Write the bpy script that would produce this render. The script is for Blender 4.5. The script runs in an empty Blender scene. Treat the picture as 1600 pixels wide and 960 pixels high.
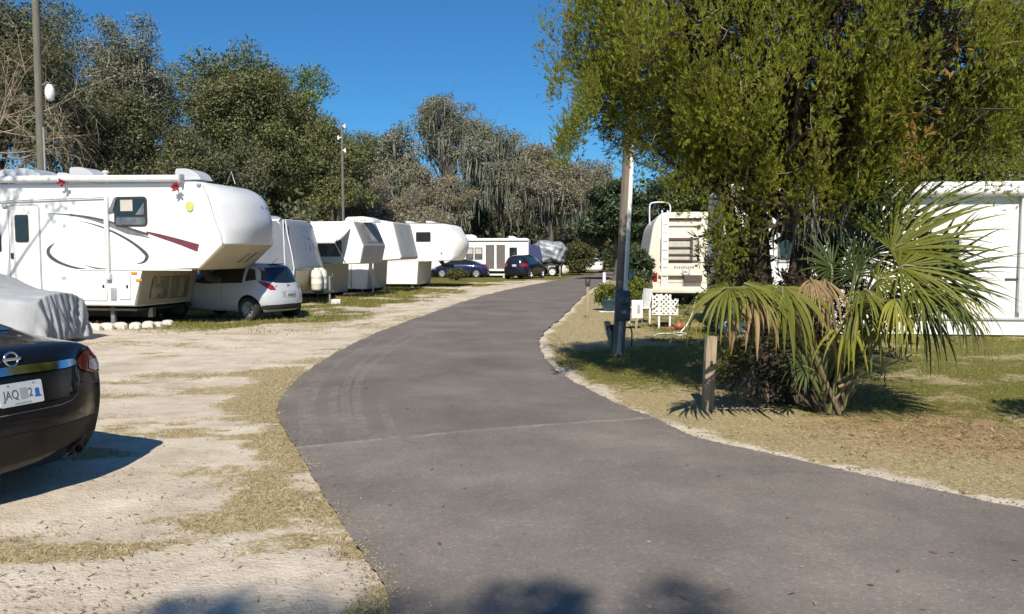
import bpy, bmesh, math, random
import numpy as np
from mathutils import Vector, Matrix
from mathutils.bvhtree import BVHTree
from mathutils.geometry import delaunay_2d_cdt
PI = math.pi
R = math.radians
SC = bpy.context.scene
COL = SC.collection

# ---------------------------------------------------------------- camera, sky, sun, exposure
FPX, EYE, HORIZON = 1250.0, 1.70, 398.0          # focal length and horizon in photo pixels (1600 x 960)
PITCH = math.atan((480 - HORIZON) / FPX)
cam_d = bpy.data.cameras.new("camera")
cam = bpy.data.objects.new("camera", cam_d)
COL.objects.link(cam)
cam.location = (0, 0, EYE)
cam.rotation_euler = (PI / 2 - PITCH, 0, 0)
cam_d.sensor_width = 36.0
cam_d.lens = FPX / 1600 * 36
cam_d.clip_start = 0.05
cam_d.clip_end = 3000
SC.camera = cam

SUN_EL, SUN_AZ = R(42), R(3)                       # shadows run away from the camera, turned a little to the right
sun_dir = Vector((math.sin(SUN_AZ) * math.cos(SUN_EL), math.cos(SUN_AZ) * math.cos(SUN_EL), -math.sin(SUN_EL)))
sun_d = bpy.data.lights.new("sun", 'SUN')
sun_d.energy = 4.9
sun_d.angle = R(0.53)
sun_d.color = (1.0, 0.92, 0.80)
sun = bpy.data.objects.new("sun", sun_d)
COL.objects.link(sun)
sun.rotation_euler = sun_dir.to_track_quat('-Z', 'Y').to_euler()
sun.location = (0, 0, 40)

world = bpy.data.worlds.new("World")
SC.world = world
world.use_nodes = True
wn = world.node_tree
sky = wn.nodes.new('ShaderNodeTexSky')
sky.sky_type = 'NISHITA'
sky.sun_disc = False
sky.sun_elevation = SUN_EL
sky.sun_rotation = PI + SUN_AZ
sky.altitude = 0
sky.air_density = 1.0
sky.dust_density = 0.2
sky.ozone_density = 3.0
wn.nodes['Background'].inputs[1].default_value = 0.064
tint = wn.nodes.new('ShaderNodeMix'); tint.data_type = 'RGBA'; tint.blend_type = 'MULTIPLY'; tint.inputs[0].default_value = 1
tint.inputs[7].default_value = (0.35, 0.84, 1.22, 1)          # a clear, deep blue winter sky
wn.links.new(sky.outputs[0], tint.inputs[6])
wn.links.new(tint.outputs[2], wn.nodes['Background'].inputs[0])
SC.view_settings.view_transform = 'Standard'
SC.view_settings.look = 'None'
SC.view_settings.exposure = 0.43
SC.view_settings.gamma = 1.0
SC.view_settings.use_curve_mapping = False
SC.render.engine = 'CYCLES'
SC.cycles.use_denoising = True
SC.cycles.denoising_prefilter = 'ACCURATE'
SC.cycles.max_bounces = 6
SC.cycles.diffuse_bounces = 3
SC.cycles.glossy_bounces = 3
SC.cycles.transmission_bounces = 3
SC.cycles.transparent_max_bounces = 8
SC.cycles.use_adaptive_sampling = True
SC.cycles.adaptive_threshold = 0.02

# ---------------------------------------------------------------- measuring helpers
_c, _s = math.cos(PITCH), math.sin(PITCH)
def ray(px, py):
    u, v = (px - 800) / FPX, (480 - py) / FPX
    return Vector((u, _c + v * _s, -_s + v * _c))
def G(px, py, z=0.0):
    d = ray(px, py); t = (z - EYE) / d.z
    return Vector((d.x * t, d.y * t, z))
def at(px, py, Y):
    d = ray(px, py); t = Y / d.y
    return Vector((d.x * t, Y, EYE + d.z * t))
def side(px, py, o, ang):
    """a point of the vertical wall through o running along ang: (distance along the wall, height)"""
    d = ray(px, py); ux, uy = math.cos(ang), math.sin(ang); nx, ny = -uy, ux
    t = (o[0] * nx + o[1] * ny) / (d.x * nx + d.y * ny)
    return ((d.x * t - o[0]) * ux + (d.y * t - o[1]) * uy, EYE + d.z * t)

# ---------------------------------------------------------------- materials
def _mat(name):
    m = bpy.data.materials.new(name); m.use_nodes = True
    nt = m.node_tree
    return m, nt, nt.nodes['Principled BSDF']
def pmat(name, c1, c2=None, scale=4.0, rough=0.6, metal=0.0, bump=0.0, bscale=None, coat=0.0, spec=0.5, detail=5.0, stretch=(1, 1, 1), lo=0.35, hi=0.65):
    m, nt, b = _mat(name)
    b.inputs['Roughness'].default_value = rough
    b.inputs['Metallic'].default_value = metal
    b.inputs['Coat Weight'].default_value = coat
    b.inputs['Coat Roughness'].default_value = 0.04
    b.inputs['Specular IOR Level'].default_value = spec
    b.inputs['Base Color'].default_value = (*c1, 1)
    L = nt.links
    tc = nt.nodes.new('ShaderNodeTexCoord')
    mp = nt.nodes.new('ShaderNodeMapping'); mp.inputs['Scale'].default_value = stretch
    L.new(tc.outputs['Object'], mp.inputs[0])
    if c2 is not None:
        n = nt.nodes.new('ShaderNodeTexNoise'); n.inputs['Scale'].default_value = scale; n.inputs['Detail'].default_value = detail
        n.inputs['Roughness'].default_value = 0.65
        L.new(mp.outputs[0], n.inputs['Vector'])
        r = nt.nodes.new('ShaderNodeValToRGB')
        r.color_ramp.elements[0].position = lo; r.color_ramp.elements[0].color = (*c1, 1)
        r.color_ramp.elements[1].position = hi; r.color_ramp.elements[1].color = (*c2, 1)
        L.new(n.outputs['Fac'], r.inputs[0]); L.new(r.outputs[0], b.inputs['Base Color'])
    if bump:
        n2 = nt.nodes.new('ShaderNodeTexNoise'); n2.inputs['Scale'].default_value = bscale or scale * 4; n2.inputs['Detail'].default_value = 4
        L.new(mp.outputs[0], n2.inputs['Vector'])
        bp = nt.nodes.new('ShaderNodeBump'); bp.inputs['Strength'].default_value = bump; bp.inputs['Distance'].default_value = 0.03
        L.new(n2.outputs['Fac'], bp.inputs['Height']); L.new(bp.outputs[0], b.inputs['Normal'])
    return m
def leafmat(name, cols, noise=1.2, alt=None, trans=0.25, rough=0.6, spec=0.25, nlo=0.45, nhi=0.62):
    """leaf colours chosen per leaf, shifted towards alt in patches; some light passes through"""
    m, nt, b = _mat(name); L = nt.links
    g = nt.nodes.new('ShaderNodeNewGeometry')
    r = nt.nodes.new('ShaderNodeValToRGB')
    e = r.color_ramp.elements
    while len(e) < len(cols): e.new(0.5)
    for i, c in enumerate(cols):
        e[i].position = i / max(1, len(cols) - 1); e[i].color = (*c, 1)
    L.new(g.outputs['Random Per Island'], r.inputs[0])
    out = r.outputs[0]
    if alt is not None:
        tc = nt.nodes.new('ShaderNodeTexCoord')
        n = nt.nodes.new('ShaderNodeTexNoise'); n.inputs['Scale'].default_value = noise; n.inputs['Detail'].default_value = 3
        L.new(tc.outputs['Object'], n.inputs['Vector'])
        mr = nt.nodes.new('ShaderNodeMapRange'); mr.inputs[1].default_value = nlo; mr.inputs[2].default_value = nhi
        L.new(n.outputs['Fac'], mr.inputs[0])
        mx = nt.nodes.new('ShaderNodeMix'); mx.data_type = 'RGBA'
        L.new(mr.outputs[0], mx.inputs[0]); L.new(out, mx.inputs[6]); mx.inputs[7].default_value = (*alt, 1)
        out = mx.outputs[2]
    L.new(out, b.inputs['Base Color'])
    b.inputs['Roughness'].default_value = rough
    b.inputs['Specular IOR Level'].default_value = spec
    if trans:
        t = nt.nodes.new('ShaderNodeBsdfTranslucent'); L.new(out, t.inputs[0])
        ms = nt.nodes.new('ShaderNodeMixShader'); ms.inputs[0].default_value = trans
        L.new(b.outputs[0], ms.inputs[1]); L.new(t.outputs[0], ms.inputs[2])
        L.new(ms.outputs[0], nt.nodes['Material Output'].inputs[0])
    return m

M = {}
M['white'] = pmat('white_gelcoat', (0.80, 0.79, 0.76), (0.70, 0.69, 0.65), 1.1, 0.35, stretch=(1, 1, .35), lo=.5, hi=.8, coat=.15)
M['white2'] = pmat('white_siding', (0.78, 0.77, 0.73), (0.62, 0.60, 0.55), 1.3, 0.5, stretch=(1, 1, .3), lo=.5, hi=.85)
M['cream'] = pmat('cream_panel', (0.74, 0.68, 0.57), (0.64, 0.58, 0.47), 1.5, 0.5, stretch=(1, 1, .3))
M['tan'] = pmat('tan_underside', (0.50, 0.43, 0.32), (0.43, 0.37, 0.27), 1.5, 0.6)
M['capgrey'] = pmat('pale_grey_cap', (0.50, 0.52, 0.54), (0.44, 0.46, 0.49), 1.0, 0.3, coat=.2)
M['nosegrey'] = pmat('dull_grey_nose', (0.25, 0.245, 0.23), (0.20, 0.195, 0.185), 1.4, 0.5)
M['cap'] = pmat('nose_cap_grey', (0.60, 0.61, 0.63), (0.54, 0.55, 0.57), 1.0, 0.35, coat=.2)
M['grey'] = pmat('grey_fibreglass', (0.20, 0.215, 0.24), (0.165, 0.18, 0.205), 1.2, 0.35, coat=.2)
M['ribgrey'] = pmat('ribbed_grey', (0.40, 0.39, 0.375), (0.33, 0.325, 0.31), 1.4, 0.45)
M['midgrey'] = pmat('grey_plastic', (0.33, 0.34, 0.35), (0.27, 0.28, 0.29), 3, 0.5)
M['trim'] = pmat('trim_grey', (0.45, 0.45, 0.44), (0.36, 0.36, 0.35), 3, 0.4)
M['seam'] = pmat('seam_dark', (0.16, 0.15, 0.14), None, rough=.7)
M['black'] = pmat('black_rubber', (0.018, 0.018, 0.02), (0.03, 0.03, 0.03), 6, 0.75)
M['under'] = pmat('undercarriage', (0.02, 0.02, 0.02), (0.05, 0.045, 0.04), 3, 0.85)
M['glass'] = pmat('dark_glass', (0.012, 0.016, 0.02), None, rough=.04, spec=.8, coat=.3)
M['glassgrey'] = pmat('grey_glass', (0.16, 0.18, 0.20), (0.06, 0.07, 0.08), 2.4, .15, spec=.6)
M['blackdecal'] = pmat('black_decal', (0.05, 0.05, 0.055), (0.09, 0.09, 0.1), 6, .4)
M['greydecal'] = pmat('grey_decal', (0.13, 0.13, 0.14), (0.18, 0.18, 0.19), 6, .4)
M['maroon'] = pmat('maroon_decal', (0.11, 0.025, 0.035), (0.16, 0.045, 0.055), 9, .4)
M['chrome'] = pmat('chrome', (0.8, 0.8, 0.82), None, rough=.12, metal=1)
M['steel'] = pmat('galvanised_steel', (0.42, 0.43, 0.44), (0.34, 0.35, 0.36), 8, .45, metal=.7)
M['alu'] = pmat('white_aluminium', (0.72, 0.72, 0.71), (0.6, 0.6, 0.59), 3, .4)
M['orange'] = pmat('amber_lens', (0.75, 0.26, 0.03), None, rough=.25)
M['redlens'] = pmat('red_lens', (0.32, 0.015, 0.02), (0.2, 0.01, 0.012), 12, .12, coat=.5)
M['clearlens'] = pmat('clear_lens', (0.62, 0.60, 0.62), (0.45, 0.42, 0.44), 20, .15, coat=.5)
M['sedanblack'] = pmat('black_car_paint', (0.006, 0.007, 0.010), None, rough=.35, coat=.55, spec=.05)
M['navy'] = pmat('navy_car_paint', (0.012, 0.022, 0.075), None, rough=.3, coat=1.0, spec=.05)
M['suv'] = pmat('plum_black_car_paint', (0.012, 0.011, 0.022), None, rough=.3, coat=1.0, spec=.05)
M['silverwhite'] = pmat('silver_white_car_paint', (0.46, 0.47, 0.50), None, rough=.3, coat=1.0)
M['carwhite'] = pmat('white_car_paint', (0.74, 0.74, 0.72), None, rough=.3, coat=1.0)
M['dustyplastic'] = pmat('dusty_bumper_plastic', (0.028, 0.024, 0.02), (0.014, 0.013, 0.012), 5, .6, spec=.2)
M['rim'] = pmat('alloy_rim', (0.55, 0.55, 0.56), (0.4, 0.4, 0.41), 6, .35, metal=.8)
M['plate'] = pmat('plate_white', (0.50, 0.53, 0.55), (0.42, 0.46, 0.48), 8, .4)
M['plateink'] = pmat('plate_ink', (0.07, 0.10, 0.09), None, rough=.5)
M['plateblue'] = pmat('plate_blue', (0.03, 0.10, 0.35), None, rough=.5)
M['cover'] = pmat('grey_car_cover', (0.36, 0.37, 0.385), (0.30, 0.31, 0.325), 3, .75, bump=.25, bscale=18)
M['silvertarp'] = pmat('silver_tarp', (0.36, 0.38, 0.41), (0.14, 0.155, 0.18), 2.2, .45, metal=.1, bump=.6, bscale=4)
M['bluetarp'] = pmat('blue_tarp', (0.016, 0.024, 0.085), (0.02, 0.034, 0.12), 3, .45)
M['pole'] = pmat('weathered_pole_wood', (0.22, 0.185, 0.14), (0.13, 0.108, 0.083), 7, .85, stretch=(3, 3, .25), bump=.5, bscale=14)
M['polegreen'] = pmat('mossy_pole_wood', (0.16, 0.15, 0.11), (0.10, 0.10, 0.08), 7, .85, stretch=(3, 3, .25), bump=.5, bscale=14)
M['postwood'] = pmat('old_post_wood', (0.36, 0.29, 0.20), (0.22, 0.17, 0.11), 8, .9, stretch=(3, 3, .3), bump=.6, bscale=16)
M['pvc'] = pmat('white_pvc', (0.78, 0.78, 0.75), (0.66, 0.66, 0.62), 4, .4)
M['meter'] = pmat('blue_grey_box', (0.10, 0.11, 0.135), (0.075, 0.085, 0.105), 5, .5)
M['bark'] = pmat('oak_bark', (0.13, 0.115, 0.095), (0.07, 0.062, 0.052), 5, .95, stretch=(2, 2, .4), bump=.8, bscale=10)
M['junbark'] = pmat('juniper_bark', (0.085, 0.06, 0.045), (0.045, 0.033, 0.026), 7, .95, stretch=(3, 3, .3), bump=.9, bscale=14)
M['paletwig'] = pmat('bare_twig', (0.36, 0.29, 0.20), (0.22, 0.18, 0.13), 6, .9)
M['concrete'] = pmat('pale_concrete', (0.66, 0.63, 0.58), (0.52, 0.49, 0.45), 6, .85, bump=.3, bscale=20)
M['redbow'] = pmat('red_ribbon', (0.26, 0.012, 0.025), (0.18, 0.008, 0.018), 20, .5)
M['limeyellow'] = pmat('lime_yellow', (0.55, 0.55, 0.16), (0.45, 0.46, 0.13), 8, .5)
M['tank'] = pmat('cream_tank_cover', (0.74, 0.71, 0.60), (0.65, 0.62, 0.52), 3, .45)
M['teal'] = pmat('teal_glaze', (0.03, 0.075, 0.11), (0.025, 0.055, 0.085), 5, .3)
M['terracotta'] = pmat('orange_red_paint', (0.36, 0.10, 0.06), (0.28, 0.075, 0.045), 5, .5)
M['brownframe'] = pmat('brown_frame', (0.07, 0.05, 0.04), (0.10, 0.075, 0.06), 8, .5)
M['curtain'] = pmat('pale_curtain', (0.52, 0.48, 0.42), (0.42, 0.38, 0.33), 5, .8)
M['screen'] = pmat('door_screen', (0.13, 0.12, 0.11), (0.10, 0.09, 0.085), 3, .6)
# ---------------------------------------------------------------- scene graph helpers
def link(o, parent=None):
    COL.objects.link(o)
    if parent is not None: o.parent = parent
    return o
def tag(o, label, cat, group=None):
    o['label'] = label; o['category'] = cat
    if group: o['group'] = group
    return o
def thing(name, label, cat, loc=(0, 0, 0), rotz=0.0, group=None):
    o = bpy.data.objects.new(name, None)
    o.empty_display_size = .2
    o.location = loc; o.rotation_euler = (0, 0, rotz)
    link(o)
    return tag(o, label, cat, group)
def obj(name, bm, mats, parent=None, smooth=35):
    me = bpy.data.meshes.new(name)
    bmesh.ops.recalc_face_normals(bm, faces=bm.faces)
    bm.to_mesh(me); bm.free()
    return meshobj(name, me, mats, parent, smooth)
def meshobj(name, me, mats, parent=None, smooth=35):
    if not isinstance(mats, (list, tuple)): mats = [mats]
    ix = [0] * len(me.polygons); me.polygons.foreach_get('material_index', ix)
    me.materials.clear()
    for m in mats: me.materials.append(m)
    me.polygons.foreach_set('material_index', [min(i, len(mats) - 1) for i in ix])
    if smooth:
        me.polygons.foreach_set('use_smooth', [True] * len(me.polygons))
        me.set_sharp_from_angle(angle=R(smooth))
    return link(bpy.data.objects.new(name, me), parent)
def copy_tree(o, parent=None):
    c = o.copy(); COL.objects.link(c)
    if parent is not None: c.parent = parent
    for ch in list(o.children): copy_tree(ch, c)
    return c
B = bmesh.new
def box(bm, c, s, bev=0.0, rot=None, mi=0, seg=2):
    t = bmesh.new()
    bmesh.ops.create_cube(t, size=1.0)
    bmesh.ops.scale(t, vec=s, verts=t.verts)
    if bev: bmesh.ops.bevel(t, geom=t.edges[:], offset=bev, segments=seg, affect='EDGES', profile=.5)
    mt = Matrix.Translation(c) @ (rot if rot is not None else Matrix.Identity(4))
    bmesh.ops.transform(t, matrix=mt, verts=t.verts)
    _merge(bm, t, mi)
def _merge(bm, t, mi=0):
    vs = [bm.verts.new(v.co) for v in t.verts]
    t.verts.index_update()
    for f in t.faces:
        try:
            g = bm.faces.new([vs[v.index] for v in f.verts]); g.material_index = mi
        except ValueError: pass
    t.free()
def tube(bm, pts, r, n=8, mi=0, cap=True):
    pts = [Vector(p) for p in pts]
    rs = r if isinstance(r, (list, tuple)) else [r] * len(pts)
    rings = []; u = None
    for i, p in enumerate(pts):
        d = (pts[min(i + 1, len(pts) - 1)] - pts[max(i - 1, 0)])
        if d.length < 1e-9: d = Vector((0, 0, 1))
        d.normalize()
        if u is None:
            u = d.orthogonal().normalized()
        else:
            u = (u - d * u.dot(d))
            u = u.normalized() if u.length > 1e-6 else d.orthogonal().normalized()
        w = d.cross(u)
        rings.append([bm.verts.new(p + (u * math.cos(2 * PI * k / n) + w * math.sin(2 * PI * k / n)) * rs[i]) for k in range(n)])
    for a, b in zip(rings, rings[1:]):
        for k in range(n):
            f = bm.faces.new((a[k], a[(k + 1) % n], b[(k + 1) % n], b[k])); f.material_index = mi
    if cap:
        for q in (rings[0][::-1], rings[-1]):
            f = bm.faces.new(q); f.material_index = mi
def lathe(bm, prof, n=20, mt=None, mi=0):
    mt = mt or Matrix.Identity(4)
    rings = []
    for r_, z in prof:
        if r_ < 1e-6: rings.append([bm.verts.new(mt @ Vector((0, 0, z)))])
        else: rings.append([bm.verts.new(mt @ Vector((r_ * math.cos(2 * PI * k / n), r_ * math.sin(2 * PI * k / n), z))) for k in range(n)])
    for a, b in zip(rings, rings[1:]):
        for k in range(n):
            k2 = (k + 1) % n
            if len(a) == 1 and len(b) == 1: continue
            q = (a[0], b[k2], b[k]) if len(a) == 1 else ((a[k], a[k2], b[0]) if len(b) == 1 else (a[k], a[k2], b[k2], b[k]))
            f = bm.faces.new(q); f.material_index = mi
def slab(bm, pts, fn, mi=0):
    """flat polygon pts (u,v) given thickness: fn(u,v,t) -> xyz with t 0 (back) or 1 (front)"""
    a = [bm.verts.new(fn(u, v, 0)) for u, v in pts]; b = [bm.verts.new(fn(u, v, 1)) for u, v in pts]
    n = len(pts)
    fs = [bm.faces.new(b), bm.faces.new(a[::-1])]
    for k in range(n): fs.append(bm.faces.new((a[k], a[(k + 1) % n], b[(k + 1) % n], b[k])))
    for f in fs: f.material_index = mi
def rrect(x0, z0, x1, z1, r, n=4):
    out = []
    for cx, cz, a0 in ((x1 - r, z0 + r, -90), (x1 - r, z1 - r, 0), (x0 + r, z1 - r, 90), (x0 + r, z0 + r, 180)):
        for k in range(n + 1):
            a = R(a0 + 90 * k / n); out.append((cx + r * math.cos(a), cz + r * math.sin(a)))
    return out
def spline(pts, n):
    """Catmull-Rom through pts (any dimension), n samples"""
    P = np.array([list(p) for p in pts], float)
    P = np.vstack([2 * P[0] - P[1], P, 2 * P[-1] - P[-2]])
    out = []
    m = len(pts) - 1
    for t in np.linspace(0, m, n):
        i = min(int(t), m - 1); f = t - i
        p0, p1, p2, p3 = P[i], P[i + 1], P[i + 2], P[i + 3]
        out.append(.5 * ((2 * p1) + (-p0 + p2) * f + (2 * p0 - 5 * p1 + 4 * p2 - p3) * f * f + (-p0 + 3 * p1 - 3 * p2 + p3) * f ** 3))
    return np.array(out)
def roundpoly(pts, rads, n=5):
    """closed polygon with rounded corners"""
    out = []; m = len(pts)
    for i in range(m):
        p = Vector(pts[i]); a = Vector(pts[i - 1]); b = Vector(pts[(i + 1) % m]); r_ = rads[i] if isinstance(rads, (list, tuple)) else rads
        if r_ <= 0: out.append(tuple(p)); continue
        da, db = (a - p), (b - p)
        t = min(r_, da.length * .48, db.length * .48)
        q0, q1 = p + da.normalized() * t, p + db.normalized() * t
        for k in range(n + 1):
            f = k / n
            out.append(tuple(q0 * (1 - f) ** 2 + p * 2 * f * (1 - f) + q1 * f * f))
    return out
def evalmesh(o):
    dg = bpy.context.evaluated_depsgraph_get()
    return bpy.data.meshes.new_from_object(o.evaluated_get(dg))
def bvh_of(me):
    return BVHTree.FromPolygons([v.co.copy() for v in me.vertices], [tuple(p.vertices) for p in me.polygons])
def patch(bvh, poly, fr, off, mat, name, parent, step=.06):
    """a panel lying on a curved body: the outline poly (u,v) thrown along fr's direction onto the body"""
    O, U, V, D = [Vector(q) for q in fr]
    bm = bmesh.new()
    f = bm.faces.new([bm.verts.new((u, v, 0)) for u, v in poly])
    us = [p[0] for p in poly]; vs = [p[1] for p in poly]
    for lo, hi, ax in ((min(us), max(us), 0), (min(vs), max(vs), 1)):
        n = int((hi - lo) / step)
        for k in range(1, n + 1):
            co = [0, 0, 0]; co[ax] = lo + (hi - lo) * k / (n + 1)
            no = [0, 0, 0]; no[ax] = 1
            bmesh.ops.bisect_plane(bm, geom=bm.verts[:] + bm.edges[:] + bm.faces[:], plane_co=co, plane_no=no)
    for v in bm.verts:
        o = O + U * v.co.x + V * v.co.y
        hit, nrm, _, _ = bvh.ray_cast(o, D)
        if hit is None:
            hit, nrm, _, _ = bvh.find_nearest(o + D * 1.0)
        if nrm.dot(D) > 0: nrm = -nrm
        v.co = hit + nrm * off
    o = obj(name, bm, mat, parent, 60)
    return o
def strip(pts, w):
    """closed outline of a band of width w (number or list) along pts"""
    pts = [Vector(p) for p in pts]; n = len(pts)
    ws = w if isinstance(w, (list, tuple, np.ndarray)) else [w] * n
    a, b = [], []
    for i, p in enumerate(pts):
        d = (pts[min(i + 1, n - 1)] - pts[max(i - 1, 0)]).normalized()
        q = Vector((-d.y, d.x)) * ws[i] / 2
        a.append(tuple(p + q)); b.append(tuple(p - q))
    return a + b[::-1]
def lettering(text, size, mt, mat, name, parent, depth=.002, shear=0.0):
    cu = bpy.data.curves.new(name, 'FONT'); cu.body = text; cu.size = size; cu.extrude = depth
    cu.align_x = 'CENTER'; cu.align_y = 'CENTER'; cu.shear = shear
    t = bpy.data.objects.new(name, cu); COL.objects.link(t)
    me = evalmesh(t)
    bpy.data.objects.remove(t)
    me.transform(mt)
    return meshobj(name, me, mat, parent, 0)

# ---------------------------------------------------------------- leaves, twigs, crowns (numpy)
def npmesh(name, V, k, mat, parent=None, F=None):
    """V (n,3); every k consecutive vertices are one face unless F is given"""
    me = bpy.data.meshes.new(name)
    n = len(V)
    me.vertices.add(n); me.vertices.foreach_set('co', np.ascontiguousarray(V, np.float32).ravel())
    idx = np.arange(n) if F is None else np.asarray(F).ravel()
    me.loops.add(len(idx)); me.loops.foreach_set('vertex_index', idx.astype(np.int32))
    nf = len(idx) // k
    me.polygons.add(nf); me.polygons.foreach_set('loop_start', (np.arange(nf) * k).astype(np.int32))
    me.update(); me.validate()
    me.materials.append(mat)
    return link(bpy.data.objects.new(name, me), parent)
def unit(a):
    return a / np.maximum(np.linalg.norm(a, axis=1, keepdims=True), 1e-9)
def leaves(rng, P, D, L, W, N=None, spread=.75):
    """diamond leaves at P pointing along D, turned to face N where it is given"""
    n = len(P)
    S = unit(np.cross(D, rng.normal(size=(n, 3)) if N is None else N + rng.normal(size=(n, 3)) * spread))
    L = np.broadcast_to(L, (n,))[:, None]; W = np.broadcast_to(W, (n,))[:, None]
    return np.stack([P, P + D * L * .45 + S * W * .5, P + D * L, P + D * L * .45 - S * W * .5], 1).reshape(-1, 3)
def clump_points(rng, C, rad, n, flat=.75):
    """n leaf positions in clumps at C with radii rad"""
    w = rad ** 2; w = w / w.sum()
    k = rng.choice(len(C), n, p=w)
    d = unit(rng.normal(size=(n, 3)))
    r_ = rng.random(n) ** (1 / 2.2)
    off = d * (r_ * rad[k])[:, None]; off[:, 2] *= flat
    return C[k] + off, d, k
def crown_centres(rng, c, rx, ry, rz, n, lobes, fill=.55, zmin=-.55):
    """clump centres on the shell of a lumpy crown"""
    lob = []
    for _ in range(lobes):
        d = unit(rng.normal(size=(1, 3)))[0]; d[2] = abs(d[2]) * .9 - .15
        lob.append((d * rng.uniform(.35, .72), rng.uniform(.32, .55)))
    pts = []
    while len(pts) < n:
        l, r_ = lob[rng.integers(len(lob))]
        d = unit(rng.normal(size=(1, 3)))[0]
        p = l + d * r_ * (rng.random() ** fill)
        if p[2] < zmin or np.linalg.norm(p) > 1.12: continue
        pts.append(p)
    return np.array(pts) * np.array([rx, ry, rz]) + np.array(c)
def limb_tree(bm, rng, base, top, r0, tips, n=7):
    """a trunk from base to top with limbs running on to the given tips"""
    base, top = Vector(base), Vector(top)
    mid = (base + top) / 2 + Vector((rng.normal() * .25, rng.normal() * .25, 0))
    tr = [Vector(p) for p in spline([base, mid, top], 8)]
    tube(bm, tr, [r0 * (1.25 if i == 0 else 1 - .55 * i / 7) for i in range(8)], n + 2)
    for t in tips:
        k = int(rng.integers(3, 8)); s0 = tr[k]; t = Vector(t)
        m1 = s0.lerp(t, .35) + Vector((0, 0, .12 * (t - s0).length)) + Vector(rng.normal(size=3) * .06 * (t - s0).length)
        m2 = s0.lerp(t, .7) + Vector(rng.normal(size=3) * .07 * (t - s0).length)
        rr = r0 * rng.uniform(.28, .5)
        tube(bm, [Vector(p) for p in spline([s0, m1, m2, t], 8)], [rr * (1 - .85 * i / 7) for i in range(8)], n - 1, cap=False)
def make_tree(name, label, px, py_top, Y, hw, mats, seed, n_leaf=16000, leaf=.24, ratio=.45, clumps=110, lobes=9, bottom=.22, trunk=.35, moss=0, mossmat=None, sparse=1.0, bare=0, group=None, depth=.8, cat='tree', clr=.16):
    """a tree whose crown top shows at photo height py_top and whose half width is hw photo pixels, standing at distance Y"""
    rng = np.random.default_rng(seed); random.seed(seed)
    n_leaf = int(n_leaf * 1.9); leaf = leaf * .72
    b = at(px, HORIZON, Y); H = at(px, py_top, Y).z
    s = FPX / Y; rx = hw / s; ry = rx * depth
    zb = H * bottom; rz = (H - zb) / 2 * 1.04; c = np.array([0, 0, (H + zb) / 2])
    t = thing(name, label, cat, (b.x, Y, 0), 0, group)
    C = crown_centres(rng, c, rx, ry, rz, clumps, lobes)
    rad = rng.uniform(.55, 1.15, clumps) * clr * (rx + rz) / 2 * 1.25 * sparse
    P, d, k = clump_points(rng, C, rad, n_leaf)
    D = unit(d * .2 + rng.normal(size=P.shape) + np.array([0, 0, -.1]))
    Lf = rng.uniform(.5, 1.4, n_leaf) * leaf
    npmesh('crown', leaves(rng, P, D, Lf, Lf * ratio, d + np.array([0, 0, .35])), 4, mats[0], t)
    bm = B()
    tips = C[rng.choice(clumps, min(clumps, 16 + bare), replace=False)]
    limb_tree(bm, rng, (0, 0, -.1), (rng.normal() * .3, rng.normal() * .3, zb + (H - zb) * .45), trunk, tips)
    if bare:
        for q in tips:
            for _ in range(5):
                e = Vector(q) + Vector(rng.normal(size=3)) * rx * .22 + Vector((0, 0, rx * .08))
                tube(bm, [Vector(q), Vector(q).lerp(e, .5) + Vector(rng.normal(size=3) * .08), e], [.035, .022, .01], 4, cap=False)
    obj('trunk', bm, mats[1], t)
    if moss:
        moss = moss * 3
        pick = rng.choice(clumps, moss * 3)
        A = C[pick] + rng.normal(size=(moss * 3, 3)) * rad[pick][:, None] * .55
        A[:, 2] -= rad[pick] * .35
        q = []
        for a in A:
            ln = rng.uniform(.5, 1.9) * (rx / 4.5); w = rng.uniform(.025, .085) * (rx / 5)
            th = rng.uniform(0, PI); sx, sy = math.cos(th) * w, math.sin(th) * w
            m_ = a + np.array([rng.normal() * .06, rng.normal() * .06, -ln * .45])
            q += [a + (sx * .4, sy * .4, 0), a - (sx * .4, sy * .4, 0), m_ - (sx, sy, 0), m_ + (sx, sy, 0)]
            e = a + np.array([rng.normal() * .1, rng.normal() * .1, -ln])
            q += [m_ + (sx, sy, 0), m_ - (sx, sy, 0), e - (sx * .12, sy * .12, 0), e + (sx * .12, sy * .12, 0)]
        npmesh('hanging_moss', np.array(q), 4, mossmat, t)['kind'] = 'stuff'
    return t
# ---------------------------------------------------------------- road outline (photo points thrown on the ground, then smoothed)
left_px = [(905, 431), (872, 438), (800, 452), (735, 469), (680, 488), (600, 517), (540, 545), (490, 575), (452, 607), (433, 638), (440, 668), (468, 712), (500, 768), (540, 830), (575, 885), (606, 940)]
right_px = [(962, 431), (948, 438), (925, 452), (905, 470), (880, 495), (856, 515), (843, 535), (851, 560), (880, 588), (930, 616), (975, 638), (1023, 656), (1060, 675), (1100, 690), (1200, 712), (1300, 735), (1400, 757), (1500, 778), (1600, 799)]
LW = [G(*p).to_2d() for p in left_px]; RW = [G(*p).to_2d() for p in right_px]
far_l = [Vector((15.0, 100)), Vector((9.3, 78))]; far_r = [Vector((19.5, 100)), Vector((13.2, 78))]
LW = far_l + LW + [Vector((-.35, 2.6)), Vector((.1, 1.0)), Vector((.6, -1.5)), Vector((1.0, -5)), Vector((1.2, -12))]
RW = far_r + RW + [Vector((4.0, 4.6)) + Vector((.9, -.6)), Vector((6.5, 3.1)), Vector((9, 2.0)), Vector((14, .5)), Vector((22, -2)), Vector((30, -6))]
NS = 900
Ls = spline(LW, NS); Rs = spline(RW, NS)
_rg = np.random.default_rng(5)
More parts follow.
